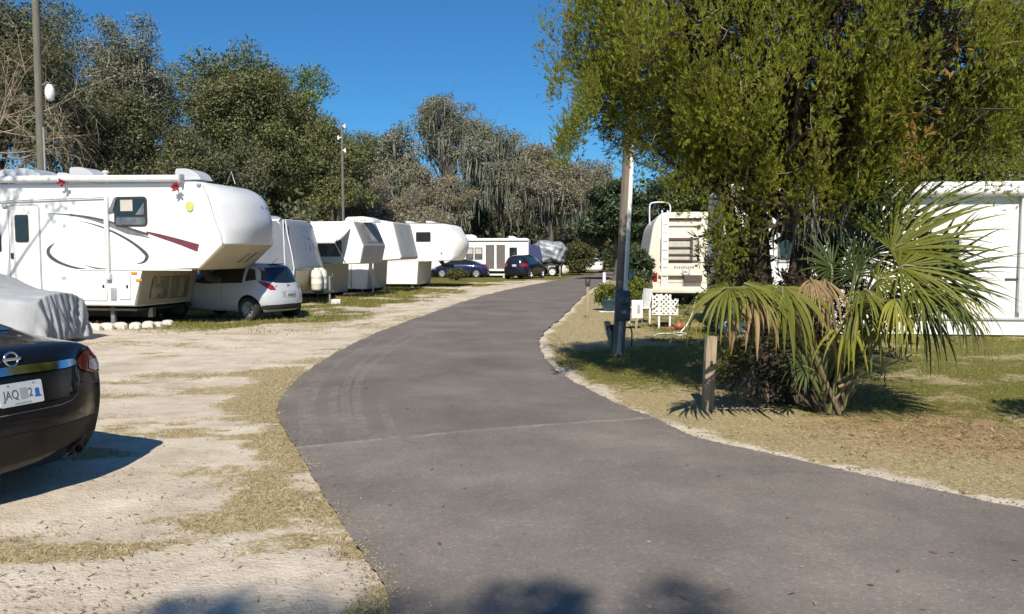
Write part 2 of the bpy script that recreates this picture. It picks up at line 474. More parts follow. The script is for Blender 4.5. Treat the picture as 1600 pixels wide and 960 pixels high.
def wob(n, a, k):
    x = np.linspace(0, 1, n); o = np.zeros(n)
    for f in k: o += np.sin(2 * PI * f * x + _rg.uniform(0, 6.28)) / f ** .5
    return a * o
Ls[:, 0] += wob(NS, .075, (37, 61, 97, 143, 211)) * np.clip(Ls[:, 1] / 14, .25, 1.6); Rs[:, 0] += wob(NS, .08, (41, 73, 111, 157)) * np.clip(Rs[:, 1] / 14, .2, 1.6); Rs[:, 1] += wob(NS, .05, (59, 89, 133))
SEAM_A, SEAM_B = G(466, 703), G(1023, 655)
sd = (SEAM_B - SEAM_A).normalized(); sn = Vector((-sd.y, sd.x, 0))      # sn points away from the camera: the newer surface

def dist_to(poly, X, Y):
    d = np.full(X.shape, 1e9)
    for a, b in zip(poly[:-1], poly[1:]):
        e = b - a; L2 = max(float(e @ e), 1e-9)
        t = np.clip(((X - a[0]) * e[0] + (Y - a[1]) * e[1]) / L2, 0, 1)
        d = np.minimum(d, np.hypot(X - a[0] - t * e[0], Y - a[1] - t * e[1]))
    return d
_RP = np.vstack([Ls, Rs[::-1]])[::3]
def in_road(X, Y):
    c = np.zeros(X.shape, bool); n = len(_RP)
    for i in range(n):
        x0, y0 = _RP[i]; x1, y1 = _RP[(i + 1) % n]
        if abs(y1 - y0) < 1e-9: continue
        k = ((y0 > Y) != (y1 > Y)) & (X < (x1 - x0) * (Y - y0) / (y1 - y0) + x0)
        c ^= k
    return c
def sm(a, b, x): 
    t = np.clip((x - a) / (b - a), 0, 1); return t * t * (3 - 2 * t)
def vnoise(X, Y, s, seed):
    """smooth value noise"""
    rg = np.random.default_rng(seed); T = rg.random((256, 256))
    x = X * s + 1000; y = Y * s + 1000
    i = np.floor(x).astype(int); j = np.floor(y).astype(int); f = x - i; g = y - j
    f = f * f * (3 - 2 * f); g = g * g * (3 - 2 * g)
    a = T[i % 256, j % 256]; b = T[(i + 1) % 256, j % 256]; c = T[i % 256, (j + 1) % 256]; d = T[(i + 1) % 256, (j + 1) % 256]
    return (a * (1 - f) + b * f) * (1 - g) + (c * (1 - f) + d * f) * g
def fbm(X, Y, s, seed, o=4):
    r_ = 0; a = .5; t = 0
    for k in range(o): r_ = r_ + a * vnoise(X, Y, s * 2 ** k, seed + k); t += a; a *= .55
    return r_ / t
def centre_side(X, Y):
    """True on the left of the road's middle line"""
    xm = np.interp(Y, Ls[::-1, 1], (Ls[::-1, 0])) + 1.2
    return X < xm
def cover(X, Y):
    """dry: straw grass, green: living grass and painted juniper shade, brown: needle litter (each 0..1) at ground points"""
    dl, dr = dist_to(Ls[::6], X, Y), dist_to(Rs[::6], X, Y)
    left = centre_side(X, Y) & (X < 6)
    n1, n2, n3 = fbm(X, Y, .55, 3), fbm(X, Y, 1.7, 11), fbm(X, Y, .22, 23)
    dry = np.zeros(X.shape); green = np.zeros(X.shape); brown = np.zeros(X.shape)
    # left verge: straw along the road in front, sand behind, thin strips of straw over the sand
    near = 1 - sm(11, 15, Y)
    edge = (1 - sm(.15, .75, dl - .75 * (n1 - .45) - .5 * (n2 - .5))) * near
    strips = sm(.54, .66, fbm(X * .45, Y * 1.5, .9, 41)) * (1 - sm(1.6, 4.2, dl)) * near
    tongue = np.exp(-((Y - 7.75 - .05 * (X + 2.5)) / .42) ** 2) * (1 - sm(-1.9, -1.7, X)) * sm(-4.6, -3.6, X)
    strips2 = np.maximum(sm(.60, .70, fbm(X * .35, Y * 1.6, 1.1, 77)) * .75, sm(.66, .74, fbm(X * .6, Y * 1.5, 2.1, 177)) * .7)
    dl_ = np.maximum.reduce([edge * sm(.42, .58, n2 * .7 + .3 * fbm(X, Y, 5.5, 131) + .03), strips * .9, tongue * sm(.44, .60, n2), strips2 * sm(0, 1, 1 - sm(14, 22, Y))])
    far = sm(16, 19.5, Y + .12 * (X + 7))
    gl = far * sm(.36, .56, n1 + .10 * sm(1.5, 4.5, dl)) * sm(1.0, 3.0, dl + n2)
    wild = sm(48, 58, Y)
    dry = np.where(left, np.maximum(dl_, far * .55 * sm(.40, .58, n2)), dry)
    green = np.where(left, np.maximum(gl * .85, wild), green)
    # right verge: narrow sand line, straw, then lawn; needles under the juniper
    r1 = sm(.02, .26, dr + .30 * (n2 - .5))
    lawn = sm(1.0, 2.6, dr + 1.3 * (n1 - .5)) 
    ndl = np.exp(-(((X - 4.6) / 2.4) ** 2 + ((Y - 7.6) / 1.15) ** 2))
    dry = np.where(left, dry, r1 * (.80 + .3 * sm(.34, .52, n2)) * (1 - .04 * sm(1.8, 4.0, dr)))
    green = np.where(left, green, lawn * (.36 + .64 * sm(.41, .54, n2 * .6 + n1 * .2 + n3 * .2)) * r1)
    brown = np.where(left, 0, np.clip(ndl * 1.0, 0, 1) * r1 * sm(.38, .58, n2 * .6 + .4 * n1 + .04) * .85)
    shade_mask = np.exp(-(((X - 2.6) / 2.3) ** 2 + ((Y - 12.3) / 2.2) ** 2)) * r1 * (~left)  # darker grass painted where the juniper's shadow falls, deepening it
    green = np.maximum(green, np.clip(shade_mask * 1.6, 0, 1)); 
    return dry, green, brown

# one ground sheet, fine near the camera, running to the horizon
def spaced(lo, hi, n, c, w):
    t = np.linspace(-1, 1, n); k = np.sinh(t * 5.2) / np.sinh(5.2)
    x = np.where(k < 0, c + k * (c - lo), c + k * (hi - c))
    return x
gx = spaced(-900, 900, 430, 0, 1); gy = spaced(-300, 1500, 520, 9, 1)
GX, GY = np.meshgrid(gx, gy)
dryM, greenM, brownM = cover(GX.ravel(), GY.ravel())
inr = in_road(GX.ravel(), GY.ravel())
gz = (fbm(GX.ravel(), GY.ravel(), .5, 9) - .5) * .10 + (fbm(GX.ravel(), GY.ravel(), 2.3, 19) - .5) * .035
dd = np.minimum(dist_to(Ls[::6], GX.ravel(), GY.ravel()), dist_to(Rs[::6], GX.ravel(), GY.ravel()))
gz = gz * sm(.1, 1.2, dd) * (1 - sm(60, 90, np.hypot(GX.ravel(), GY.ravel()))) + .012 * (1 - sm(0, .6, dd))
gz = np.where(inr, -.02, gz)
nx, ny = len(gx), len(gy)
V = np.stack([GX.ravel(), GY.ravel(), gz], 1)
ii = (np.arange(ny - 1)[:, None] * nx + np.arange(nx - 1)[None, :]).ravel()
Fg = np.stack([ii, ii + 1, ii + nx + 1, ii + nx], 1)

def ground_mat():
    m, nt, b = _mat('sandy_ground'); L = nt.links
    def at_(n):
        a = nt.nodes.new('ShaderNodeAttribute'); a.attribute_name = n; return a.outputs['Fac']
    tc = nt.nodes.new('ShaderNodeTexCoord')
    def noise(s, d=5, r=.6, st=(1, 1, 1)):
        mp = nt.nodes.new('ShaderNodeMapping'); mp.inputs['Scale'].default_value = st; L.new(tc.outputs['Object'], mp.inputs[0])
        n = nt.nodes.new('ShaderNodeTexNoise'); n.inputs['Scale'].default_value = s; n.inputs['Detail'].default_value = d; n.inputs['Roughness'].default_value = r
        L.new(mp.outputs[0], n.inputs['Vector']); return n.outputs['Fac']
    def ramp(f, *st):
        r = nt.nodes.new('ShaderNodeValToRGB'); e = r.color_ramp.elements
        while len(e) < len(st): e.new(.5)
        for k, (p, c) in enumerate(st): e[k].position = p; e[k].color = (*c, 1)
        L.new(f, r.inputs[0]); return r.outputs[0]
    def mix(f, a, c):
        x = nt.nodes.new('ShaderNodeMix'); x.data_type = 'RGBA'
        L.new(f, x.inputs[0]); L.new(a, x.inputs[6]); L.new(c, x.inputs[7]); return x.outputs[2]
    def math_(op, a, c, clamp=True):
        x = nt.nodes.new('ShaderNodeMath'); x.operation = op; x.use_clamp = clamp
        for k, v in enumerate((a, c)):
            if isinstance(v, (int, float)): x.inputs[k].default_value = v
            else: L.new(v, x.inputs[k])
        return x.outputs[0]
    def mask(attr, f, w=.35):
        """attribute broken up by a fine noise"""
        mr = nt.nodes.new('ShaderNodeMapRange'); mr.interpolation_type = 'SMOOTHSTEP'
        f = math_('ADD', math_('MULTIPLY', f, .6, False), math_('MULTIPLY', noise(31, 5, .75), .4, False), False)
        s_ = math_('ADD', at_(attr), math_('MULTIPLY', math_('SUBTRACT', f, .5, False), 3.0, False), False)
        L.new(s_, mr.inputs[0]); mr.inputs[1].default_value = .5 - w / 2; mr.inputs[2].default_value = .5 + w / 2
        return mr.outputs[0]
    sand = ramp(noise(1.6, 7, .68), (.25, (.36, .305, .235)), (.47, (.55, .475, .375)), (.72, (.68, .60, .49)))
    sand = mix(ramp(noise(.7, 6, .7), (.50, (0, 0, 0)), (.68, (.55, .55, .55))), sand, ramp(noise(12, 5, .7), (.3, (.25, .20, .145)), (.7, (.46, .385, .29))))
    sand = mix(ramp(noise(9, 6, .75), (.60, (0, 0, 0)), (.76, (.5, .5, .5))), sand, ramp(noise(30, 3), (.3, (.21, .165, .115)), (.7, (.33, .27, .19))))
    sand = mix(ramp(noise(3.2, 6, .7, (.5, 1.8, 1)), (.60, (0, 0, 0)), (.72, (.55, .55, .55))), sand, ramp(noise(40, 3), (.3, (.20, .155, .10)), (.7, (.36, .29, .20))))
    straw = ramp(noise(28, 5, .75), (.30, (.15, .115, .055)), (.5, (.34, .275, .145)), (.7, (.54, .46, .31)))
    grass = ramp(noise(22, 5, .75), (.30, (.055, .058, .012)), (.52, (.14, .135, .03)), (.72, (.26, .22, .075)))
    needles = ramp(noise(24, 6, .78), (.28, (.15, .095, .05)), (.5, (.33, .225, .125)), (.72, (.50, .38, .24)))
    col = mix(mask('dry', noise(7, 6, .7), .3), sand, straw)
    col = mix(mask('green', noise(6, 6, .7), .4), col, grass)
    col = mix(mask('brown', noise(5, 6, .7), .5), col, needles)
    L.new(col, b.inputs['Base Color'])
    b.inputs['Roughness'].default_value = .95; b.inputs['Specular IOR Level'].default_value = .1
    bp = nt.nodes.new('ShaderNodeBump'); bp.inputs['Strength'].default_value = .65; bp.inputs['Distance'].default_value = .05
    L.new(math_('ADD', noise(6, 8, .72), math_('MULTIPLY', noise(45, 4), .5), False), bp.inputs['Height']); L.new(bp.outputs[0], b.inputs['Normal'])
    return m
ground = npmesh('ground', V, 4, ground_mat(), None, Fg)
ground['kind'] = 'structure'
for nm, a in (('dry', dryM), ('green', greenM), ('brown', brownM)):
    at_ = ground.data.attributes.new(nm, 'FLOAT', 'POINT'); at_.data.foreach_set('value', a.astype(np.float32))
ground.data.polygons.foreach_set('use_smooth', [True] * len(ground.data.polygons))

def asphalt_mat():
    m, nt, b = _mat('asphalt'); L = nt.links
    tc = nt.nodes.new('ShaderNodeTexCoord')
    def noise(s, d=5, r=.6, st=(1, 1, 1), rot=0):
        mp = nt.nodes.new('ShaderNodeMapping'); mp.inputs['Scale'].default_value = st; mp.inputs['Rotation'].default_value = (0, 0, rot); L.new(tc.outputs['Object'], mp.inputs[0])
        n = nt.nodes.new('ShaderNodeTexNoise'); n.inputs['Scale'].default_value = s; n.inputs['Detail'].default_value = d; n.inputs['Roughness'].default_value = r
        L.new(mp.outputs[0], n.inputs['Vector']); return n.outputs['Fac']
    def ramp(f, *st):
        r = nt.nodes.new('ShaderNodeValToRGB'); e = r.color_ramp.elements
        while len(e) < len(st): e.new(.5)
        for k, (p, c) in enumerate(st): e[k].position = p; e[k].color = (*c, 1)
        L.new(f, r.inputs[0]); return r.outputs[0]
    def mix(f, a, c, mode='MIX'):
        x = nt.nodes.new('ShaderNodeMix'); x.data_type = 'RGBA'; x.blend_type = mode
        if isinstance(f, float): x.inputs[0].default_value = f
        else: L.new(f, x.inputs[0])
        L.new(a, x.inputs[6]); L.new(c, x.inputs[7]); return x.outputs[2]
    # distance past the seam between the older and the newer surface
    vs = nt.nodes.new('ShaderNodeVectorMath'); vs.operation = 'SUBTRACT'; vs.inputs[1].default_value = SEAM_A; L.new(tc.outputs['Object'], vs.inputs[0])
    dt = nt.nodes.new('ShaderNodeVectorMath'); dt.operation = 'DOT_PRODUCT'; dt.inputs[1].default_value = sn; L.new(vs.outputs[0], dt.inputs[0])
    wb = nt.nodes.new('ShaderNodeMath'); wb.operation = 'MULTIPLY_ADD'; L.new(noise(2.4, 6), wb.inputs[0]); wb.inputs[1].default_value = .14; L.new(dt.outputs['Value'], wb.inputs[2])
    newer = ramp(wb.outputs[0], (.06, (0, 0, 0)), (.09, (1, 1, 1)))
    line = ramp(wb.outputs[0], (.0, (0, 0, 0)), (.03, (.75, .75, .75)), (.07, (.8, .8, .8)), (.095, (0, 0, 0)))
    old = ramp(noise(.8, 7, .65), (.26, (.130, .113, .098)), (.50, (.186, .163, .142)), (.76, (.264, .232, .202)))
    new = ramp(noise(.7, 7, .62), (.26, (.112, .097, .085)), (.52, (.162, .141, .124)), (.78, (.228, .20, .176)))
    col = mix(newer, old, new)
    lm = nt.nodes.new('ShaderNodeMix'); lm.data_type = 'RGBA'; lm.blend_type = 'MULTIPLY'; lm.inputs[0].default_value = 1; L.new(line, lm.inputs[6]); L.new(ramp(noise(2.6, 7, .75), (.40, (.12, .12, .12)), (.62, (1, 1, 1))), lm.inputs[7])
    col = mix(lm.outputs[2], col, ramp(noise(14, 4), (.3, (.16, .145, .13)), (.55, (.34, .31, .28))))
    # dusty smears drawn along the driving direction, and fine stone speckle
    col = mix(ramp(noise(2.2, 8, .74, (1.6, .22, 1), R(-10)), (.60, (0, 0, 0)), (.80, (.42, .42, .42))), col, ramp(noise(9, 4), (.3, (.22, .20, .18)), (.7, (.33, .30, .275))))
    col = mix(ramp(noise(1.7, 8, .7, (.35, 1.5, 1), R(14)), (.60, (0, 0, 0)), (.78, (.35, .35, .35))), col, ramp(noise(6, 4), (.3, (.085, .078, .075)), (.7, (.125, .115, .11))))
    vor = nt.nodes.new('ShaderNodeTexVoronoi'); vor.inputs['Scale'].default_value = 62; L.new(tc.outputs['Object'], vor.inputs['Vector'])
    sp = nt.nodes.new('ShaderNodeSeparateColor'); L.new(vor.outputs['Color'], sp.inputs[0])
    stone = ramp(sp.outputs[0], (0, (.55, .55, .55)), (.35, (.88, .88, .88)), (.72, (1.0, 1.0, 1.0)), (.90, (1.25, 1.24, 1.22)), (.985, (1.9, 1.85, 1.78)))
    col = mix(.30, col, stone, 'MULTIPLY')
    cr = nt.nodes.new('ShaderNodeTexVoronoi'); cr.feature = 'DISTANCE_TO_EDGE'; cr.inputs['Scale'].default_value = .42
    cw = nt.nodes.new('ShaderNodeVectorMath'); cw.operation = 'ADD'; nz = nt.nodes.new('ShaderNodeTexNoise'); nz.inputs['Scale'].default_value = 1.6; nz.inputs['Detail'].default_value = 6; L.new(tc.outputs['Object'], nz.inputs['Vector'])
    L.new(tc.outputs['Object'], cw.inputs[0]); L.new(nz.outputs['Color'], cw.inputs[1]); L.new(cw.outputs[0], cr.inputs['Vector'])
    crack = ramp(cr.outputs['Distance'], (0, (.30, .30, .30)), (.0035, (.2, .2, .2)), (.007, (0, 0, 0)))
    crm = nt.nodes.new('ShaderNodeMix'); crm.data_type = 'RGBA'; crm.blend_type = 'MULTIPLY'; crm.inputs[0].default_value = 1; L.new(crack, crm.inputs[6]); L.new(ramp(noise(.55, 3), (.5, (0, 0, 0)), (.6, (1, 1, 1))), crm.inputs[7])
    col = mix(crm.outputs[2], col, ramp(noise(3, 1), (0, (.03, .028, .026)), (1, (.04, .037, .034))))
    col = mix(ramp(noise(3.5, 5, .6), (.66, (0, 0, 0)), (.74, (.30, .30, .30))), col, ramp(noise(3, 1), (0, (.06, .054, .05)), (1, (.07, .063, .058))))
    col = mix(ramp(noise(75, 3, .7), (.60, (0, 0, 0)), (.74, (.45, .45, .45))), col, ramp(noise(30, 2), (.4, (.20, .19, .18)), (.7, (.42, .40, .37))))
    col = mix(ramp(noise(60, 3, .7, (1, 1, 1), 1.0), (.60, (0, 0, 0)), (.76, (.5, .5, .5))), col, ramp(noise(30, 2), (.4, (.04, .038, .036)), (.7, (.07, .066, .063))))
    L.new(col, b.inputs['Base Color'])
    b.inputs['Roughness'].default_value = .85; b.inputs['Specular IOR Level'].default_value = .25
    bp = nt.nodes.new('ShaderNodeBump'); bp.inputs['Strength'].default_value = .45; bp.inputs['Distance'].default_value = .012
    L.new(noise(85, 4, .7), bp.inputs['Height']); L.new(bp.outputs[0], b.inputs['Normal'])
    return m
NW = 10
u = np.linspace(0, 1, NW + 1)
RV = (Ls[:, None, :] * (1 - u)[None, :, None] + Rs[:, None, :] * u[None, :, None]).reshape(-1, 2)
crown = np.tile(np.minimum(u, 1 - u) * 2, NS)
zz = .016 + .03 * np.sqrt(np.clip(crown, 0, 1)) * (RV[:, 1] > -3)
zz[np.isclose(crown, 0)] = .022
RV3 = np.column_stack([RV, zz])
jj = (np.arange(NS - 1)[:, None] * (NW + 1) + np.arange(NW)[None, :]).ravel()
road = npmesh('road', RV3, 4, asphalt_mat(), None, np.stack([jj, jj + NW + 1, jj + NW + 2, jj + 1], 1))
road.data.polygons.foreach_set('use_smooth', [True] * len(road.data.polygons))
road['kind'] = 'structure'
def road_z(x, y): return .05

# pale dusty tyre tracks on the bend
def dust_mat():
    m, nt, b = _mat('tyre_dust'); L = nt.links
    b.inputs['Base Color'].default_value = (.36, .325, .29, 1); b.inputs['Roughness'].default_value = 1; b.inputs['Specular IOR Level'].default_value = 0
    tc = nt.nodes.new('ShaderNodeTexCoord'); n = nt.nodes.new('ShaderNodeTexNoise'); n.inputs['Scale'].default_value = 7; n.inputs['Detail'].default_value = 8; n.inputs['Roughness'].default_value = .8
    L.new(tc.outputs['Object'], n.inputs['Vector'])
    r = nt.nodes.new('ShaderNodeValToRGB'); r.color_ramp.elements[0].position = .40; r.color_ramp.elements[0].color = (0, 0, 0, 1); r.color_ramp.elements[1].position = .70; r.color_ramp.elements[1].color = (.58, .58, .58, 1)
    L.new(n.outputs['Fac'], r.inputs[0]); L.new(r.outputs[0], b.inputs['Alpha'])
    return m
tracks = [[(497, 680), (487, 640), (492, 610), (512, 580), (548, 552), (600, 524)], [(552, 680), (541, 640), (540, 605), (556, 575), (590, 546), (640, 520)], [(571, 678), (560, 640), (558, 605), (572, 578), (606, 550), (655, 522)], [(620, 690), (606, 655), (596, 630)], [(480, 678), (472, 640), (478, 610), (500, 578)], [(528, 660), (520, 630), (524, 600)]]
tv = []
for tr in tracks:
    p = spline([G(*q, .06).to_2d() for q in tr], 30)
    o = strip(p, .10)
    n = len(p)
    for k in range(n - 1):
        for a in (o[k], o[k + 1], o[2 * n - 2 - k], o[2 * n - 1 - k]): tv.append((a[0], a[1], 0))
tv = np.array(tv)
bvr = bvh_of(road.data)
for k in range(len(tv)):
    h = bvr.ray_cast(Vector((tv[k][0], tv[k][1], 2)), Vector((0, 0, -1)))[0]
    tv[k][2] = (h.z if h else .05) + .004
dust = npmesh('road_marks', tv, 4, dust_mat()); dust['kind'] = 'structure'

# ---------------------------------------------------------------- grass, litter, stones (uncountable: stuff)
bvg = bvh_of(ground.data)
def gz_at(X, Y):
    out = np.zeros(len(X))
    for k in range(len(X)):
        h = bvg.ray_cast(Vector((X[k], Y[k], 3)), Vector((0, 0, -1)))[0]
        out[k] = h.z if h else 0
    return out
def scatter(rng, n, x0, x1, y0, y1, which, power=1.0, near=True):
    """points thinning out with distance, kept where the cover map has grass"""
    m = n * 12
    Yp = y0 + (y1 - y0) * rng.random(m) ** (1.7 if near else 1.0); Xp = rng.uniform(x0, x1, m)
    keep = (np.abs(Xp) < .72 * Yp + 1.5) & ~in_road(Xp, Yp)
    Xp, Yp = Xp[keep], Yp[keep]
    d, g, b_ = cover(Xp, Yp)
    w = {'dry': d * (1 - g * .5), 'green': g, 'brown': b_}[which]
    w = w * sm(.35, .62, vnoise(Xp, Yp, 5, 91) * .55 + w * .5)
    k = rng.random(len(Xp)) < w ** power
    return Xp[k][:n], Yp[k][:n]
def blades(name, rng, X, Y, h, w, mat, lean=.5, turf=1):
    z = gz_at(X, Y); n = len(X)
    P = np.stack([X, Y, z - .005], 1)
    D = unit(np.stack([rng.normal(size=n) * lean, rng.normal(size=n) * lean, np.ones(n)], 1))
    Lh = rng.uniform(.5, 1.3, n) * h
    S = unit(np.cross(D, rng.normal(size=(n, 3)))) * (w * .5) * np.clip(Y / 9, 1, 4)[:, None]
    bend = np.stack([rng.normal(size=n), rng.normal(size=n), np.zeros(n)], 1) * (Lh * .25)[:, None]
    tip = P + D * Lh[:, None] + bend
    q = np.stack([P - S, P + S, tip + S * .15, tip - S * .15], 1).reshape(-1, 3)
    o = npmesh(name, q, 4, mat); o['kind'] = 'stuff'; return o
M['straw'] = leafmat('straw_blades', [(.20, .155, .075), (.38, .31, .165), (.56, .48, .31), (.28, .235, .11)], trans=.15, spec=.1)
M['grass'] = leafmat('lawn_blades', [(.085, .10, .02), (.155, .16, .034), (.25, .225, .065), (.36, .30, .12)], trans=.2, spec=.1)
M['litter'] = leafmat('leaf_litter', [(.13, .08, .045), (.25, .17, .09), (.36, .28, .18), (.10, .07, .05)], trans=0, spec=.15)
M['gravel'] = leafmat('gravel', [(.13, .12, .11), (.22, .205, .185), (.09, .085, .08), (.30, .28, .25)], trans=0, spec=.2)
rng = np.random.default_rng(1)
X, Y = scatter(rng, 34000, -9, 1, 3.2, 22, 'dry')
blades('dry_grass', rng, X, Y, .035, .006, M['straw'], 1.1)
X, Y = scatter(rng, 30000, 0, 13, 4.5, 22, 'dry')
blades('dry_lawn_grass', rng, X, Y, .03, .006, M['straw'], 1.2)
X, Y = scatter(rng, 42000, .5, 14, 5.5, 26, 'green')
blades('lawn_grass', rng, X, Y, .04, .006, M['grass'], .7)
X, Y = scatter(rng, 26000, -14, 5, 16, 46, 'green', 1.0)
blades('verge_grass', rng, X, Y, .085, .007, M['grass'], .6)
def litter(name, rng, X, Y, size, mat):
    z = gz_at(X, Y); n = len(X)
    a = rng.uniform(0, 2 * PI, n); D = np.stack([np.cos(a), np.sin(a), rng.normal(size=n) * .25], 1)
    o = npmesh(name, leaves(rng, np.stack([X, Y, z + .008], 1), D, rng.uniform(.3, 1.0, n) ** 2 * size * 2.2, size * .36 * rng.uniform(.4, 1.3, n), np.tile([0., 0, 1], (n, 1)), .35), 4, mat); o['kind'] = 'stuff'; return o
X, Y = scatter(rng, 5000, 1, 12, 5, 13, 'brown')
litter('needle_litter', rng, X, Y, .042, M['litter'])
m_ = 9000
Y = 3.2 + 20 * rng.random(m_) ** 1.8; X = -rng.random(m_) * (.75 * Y + 1)
k = ~in_road(X, Y) & (fbm(X * .6, Y * 1.5, 1.5, 61) > .56)
litter('leaf_litter', rng, X[k], Y[k], .030, M['litter'])
# straw and sand spilling over the left edge of the asphalt
El = Ls[(Ls[:, 1] > 2.6) & (Ls[:, 1] < 17)]
k = rng.integers(0, len(El) - 1, 5200); f = rng.random((5200, 1)); Pe = El[k] * (1 - f) + El[k + 1] * f + np.column_stack([rng.normal(size=5200) * .06 + .01, rng.normal(size=5200) * .04])
w_ = vnoise(Pe[:, 0], Pe[:, 1], 3.0, 191) > .40; Pe = Pe[w_]; n_ = len(Pe)
zr = np.array([max((h.z if h else -1) for h in (bvr.ray_cast(Vector((x, y, 2)), Vector((0, 0, -1)))[0], bvg.ray_cast(Vector((x, y, 2)), Vector((0, 0, -1)))[0])) for x, y in Pe])
a_ = rng.uniform(0, 2 * PI, n_); Lf = rng.uniform(.3, 1, n_) * .022
es = npmesh('edge_straw', leaves(rng, np.column_stack([Pe, zr + .004]), unit(np.stack([np.cos(a_), np.sin(a_), .55 * rng.random(n_)], 1)), Lf, Lf * .2, np.tile([0., -.4, 1], (n_, 1)), .6), 4, M['straw']); es['kind'] = 'stuff'
# dry flakes lying on the asphalt
m_ = 420
Y = 3.6 + 14 * rng.random(m_) ** 1.5; X = rng.uniform(-3.5, 7.5, m_); k = in_road(X, Y); X, Y = X[k], Y[k]; n_ = len(X)
zr = np.array([bvr.ray_cast(Vector((x, y, 2)), Vector((0, 0, -1)))[0].z for x, y in zip(X, Y)])
a_ = rng.uniform(0, 2 * PI, n_); Lf = rng.uniform(.3, 1, n_) ** 2 * .06 + .008
rl = npmesh('road_litter', leaves(rng, np.stack([X, Y, zr + .006], 1), np.stack([np.cos(a_), np.sin(a_), .08 * rng.random(n_)], 1), Lf, Lf * .4, np.tile([0., 0, 1], (n_, 1)), .3), 4, M['litter']); rl['kind'] = 'stuff'
# stones crumbling off both edges of the asphalt
E_ = np.vstack([Ls[(Ls[:, 1] > 2.5) & (Ls[:, 1] < 24)], Rs[(Rs[:, 1] > 3) & (Rs[:, 1] < 22) & (Rs[:, 0] < 9)]])
k = rng.integers(0, len(E_) - 1, 3600); f = rng.random(3600)[:, None]
nxt = np.where(np.hypot(*(E_[k + 1] - E_[k]).T)[:, None] < 2, E_[k + 1], E_[k])
Pn = E_[k] * (1 - f) + nxt * f + rng.normal(size=(3600, 2)) * np.array([.15, .09])
bv2 = BVHTree.FromPolygons([Vector(v) for v in RV3], [tuple(p.vertices) for p in road.data.polygons])
zs = []
for x, y in Pn:
    a = bv2.ray_cast(Vector((x, y, 2)), Vector((0, 0, -1)))[0]; b_ = bvg.ray_cast(Vector((x, y, 2)), Vector((0, 0, -1)))[0]
    zs.append(max(a.z if a else -1, b_.z if b_ else -1))
sz = rng.uniform(.003, .010, 3600) * (1 + .6 * (rng.random(3600) > .93))
oct_v = np.array([(1, 0, 0), (0, 1, 0), (-1, 0, 0), (0, -1, 0), (0, 0, .75), (0, 0, -.4)])
oct_f = np.array([(0, 1, 4), (1, 2, 4), (2, 3, 4), (3, 0, 4), (1, 0, 5), (2, 1, 5), (3, 2, 5), (0, 3, 5)])
jit = 1 + rng.normal(size=(3600, 6, 1)) * .25
GV = np.column_stack([Pn, np.array(zs)])[:, None, :] + oct_v[None] * jit * sz[:, None, None]
GF = (np.arange(3600)[:, None, None] * 6 + oct_f[None]).reshape(-1, 3)
gr = npmesh('edge_gravel', GV.reshape(-1, 3), 3, M['gravel'], None, GF); gr['kind'] = 'stuff'
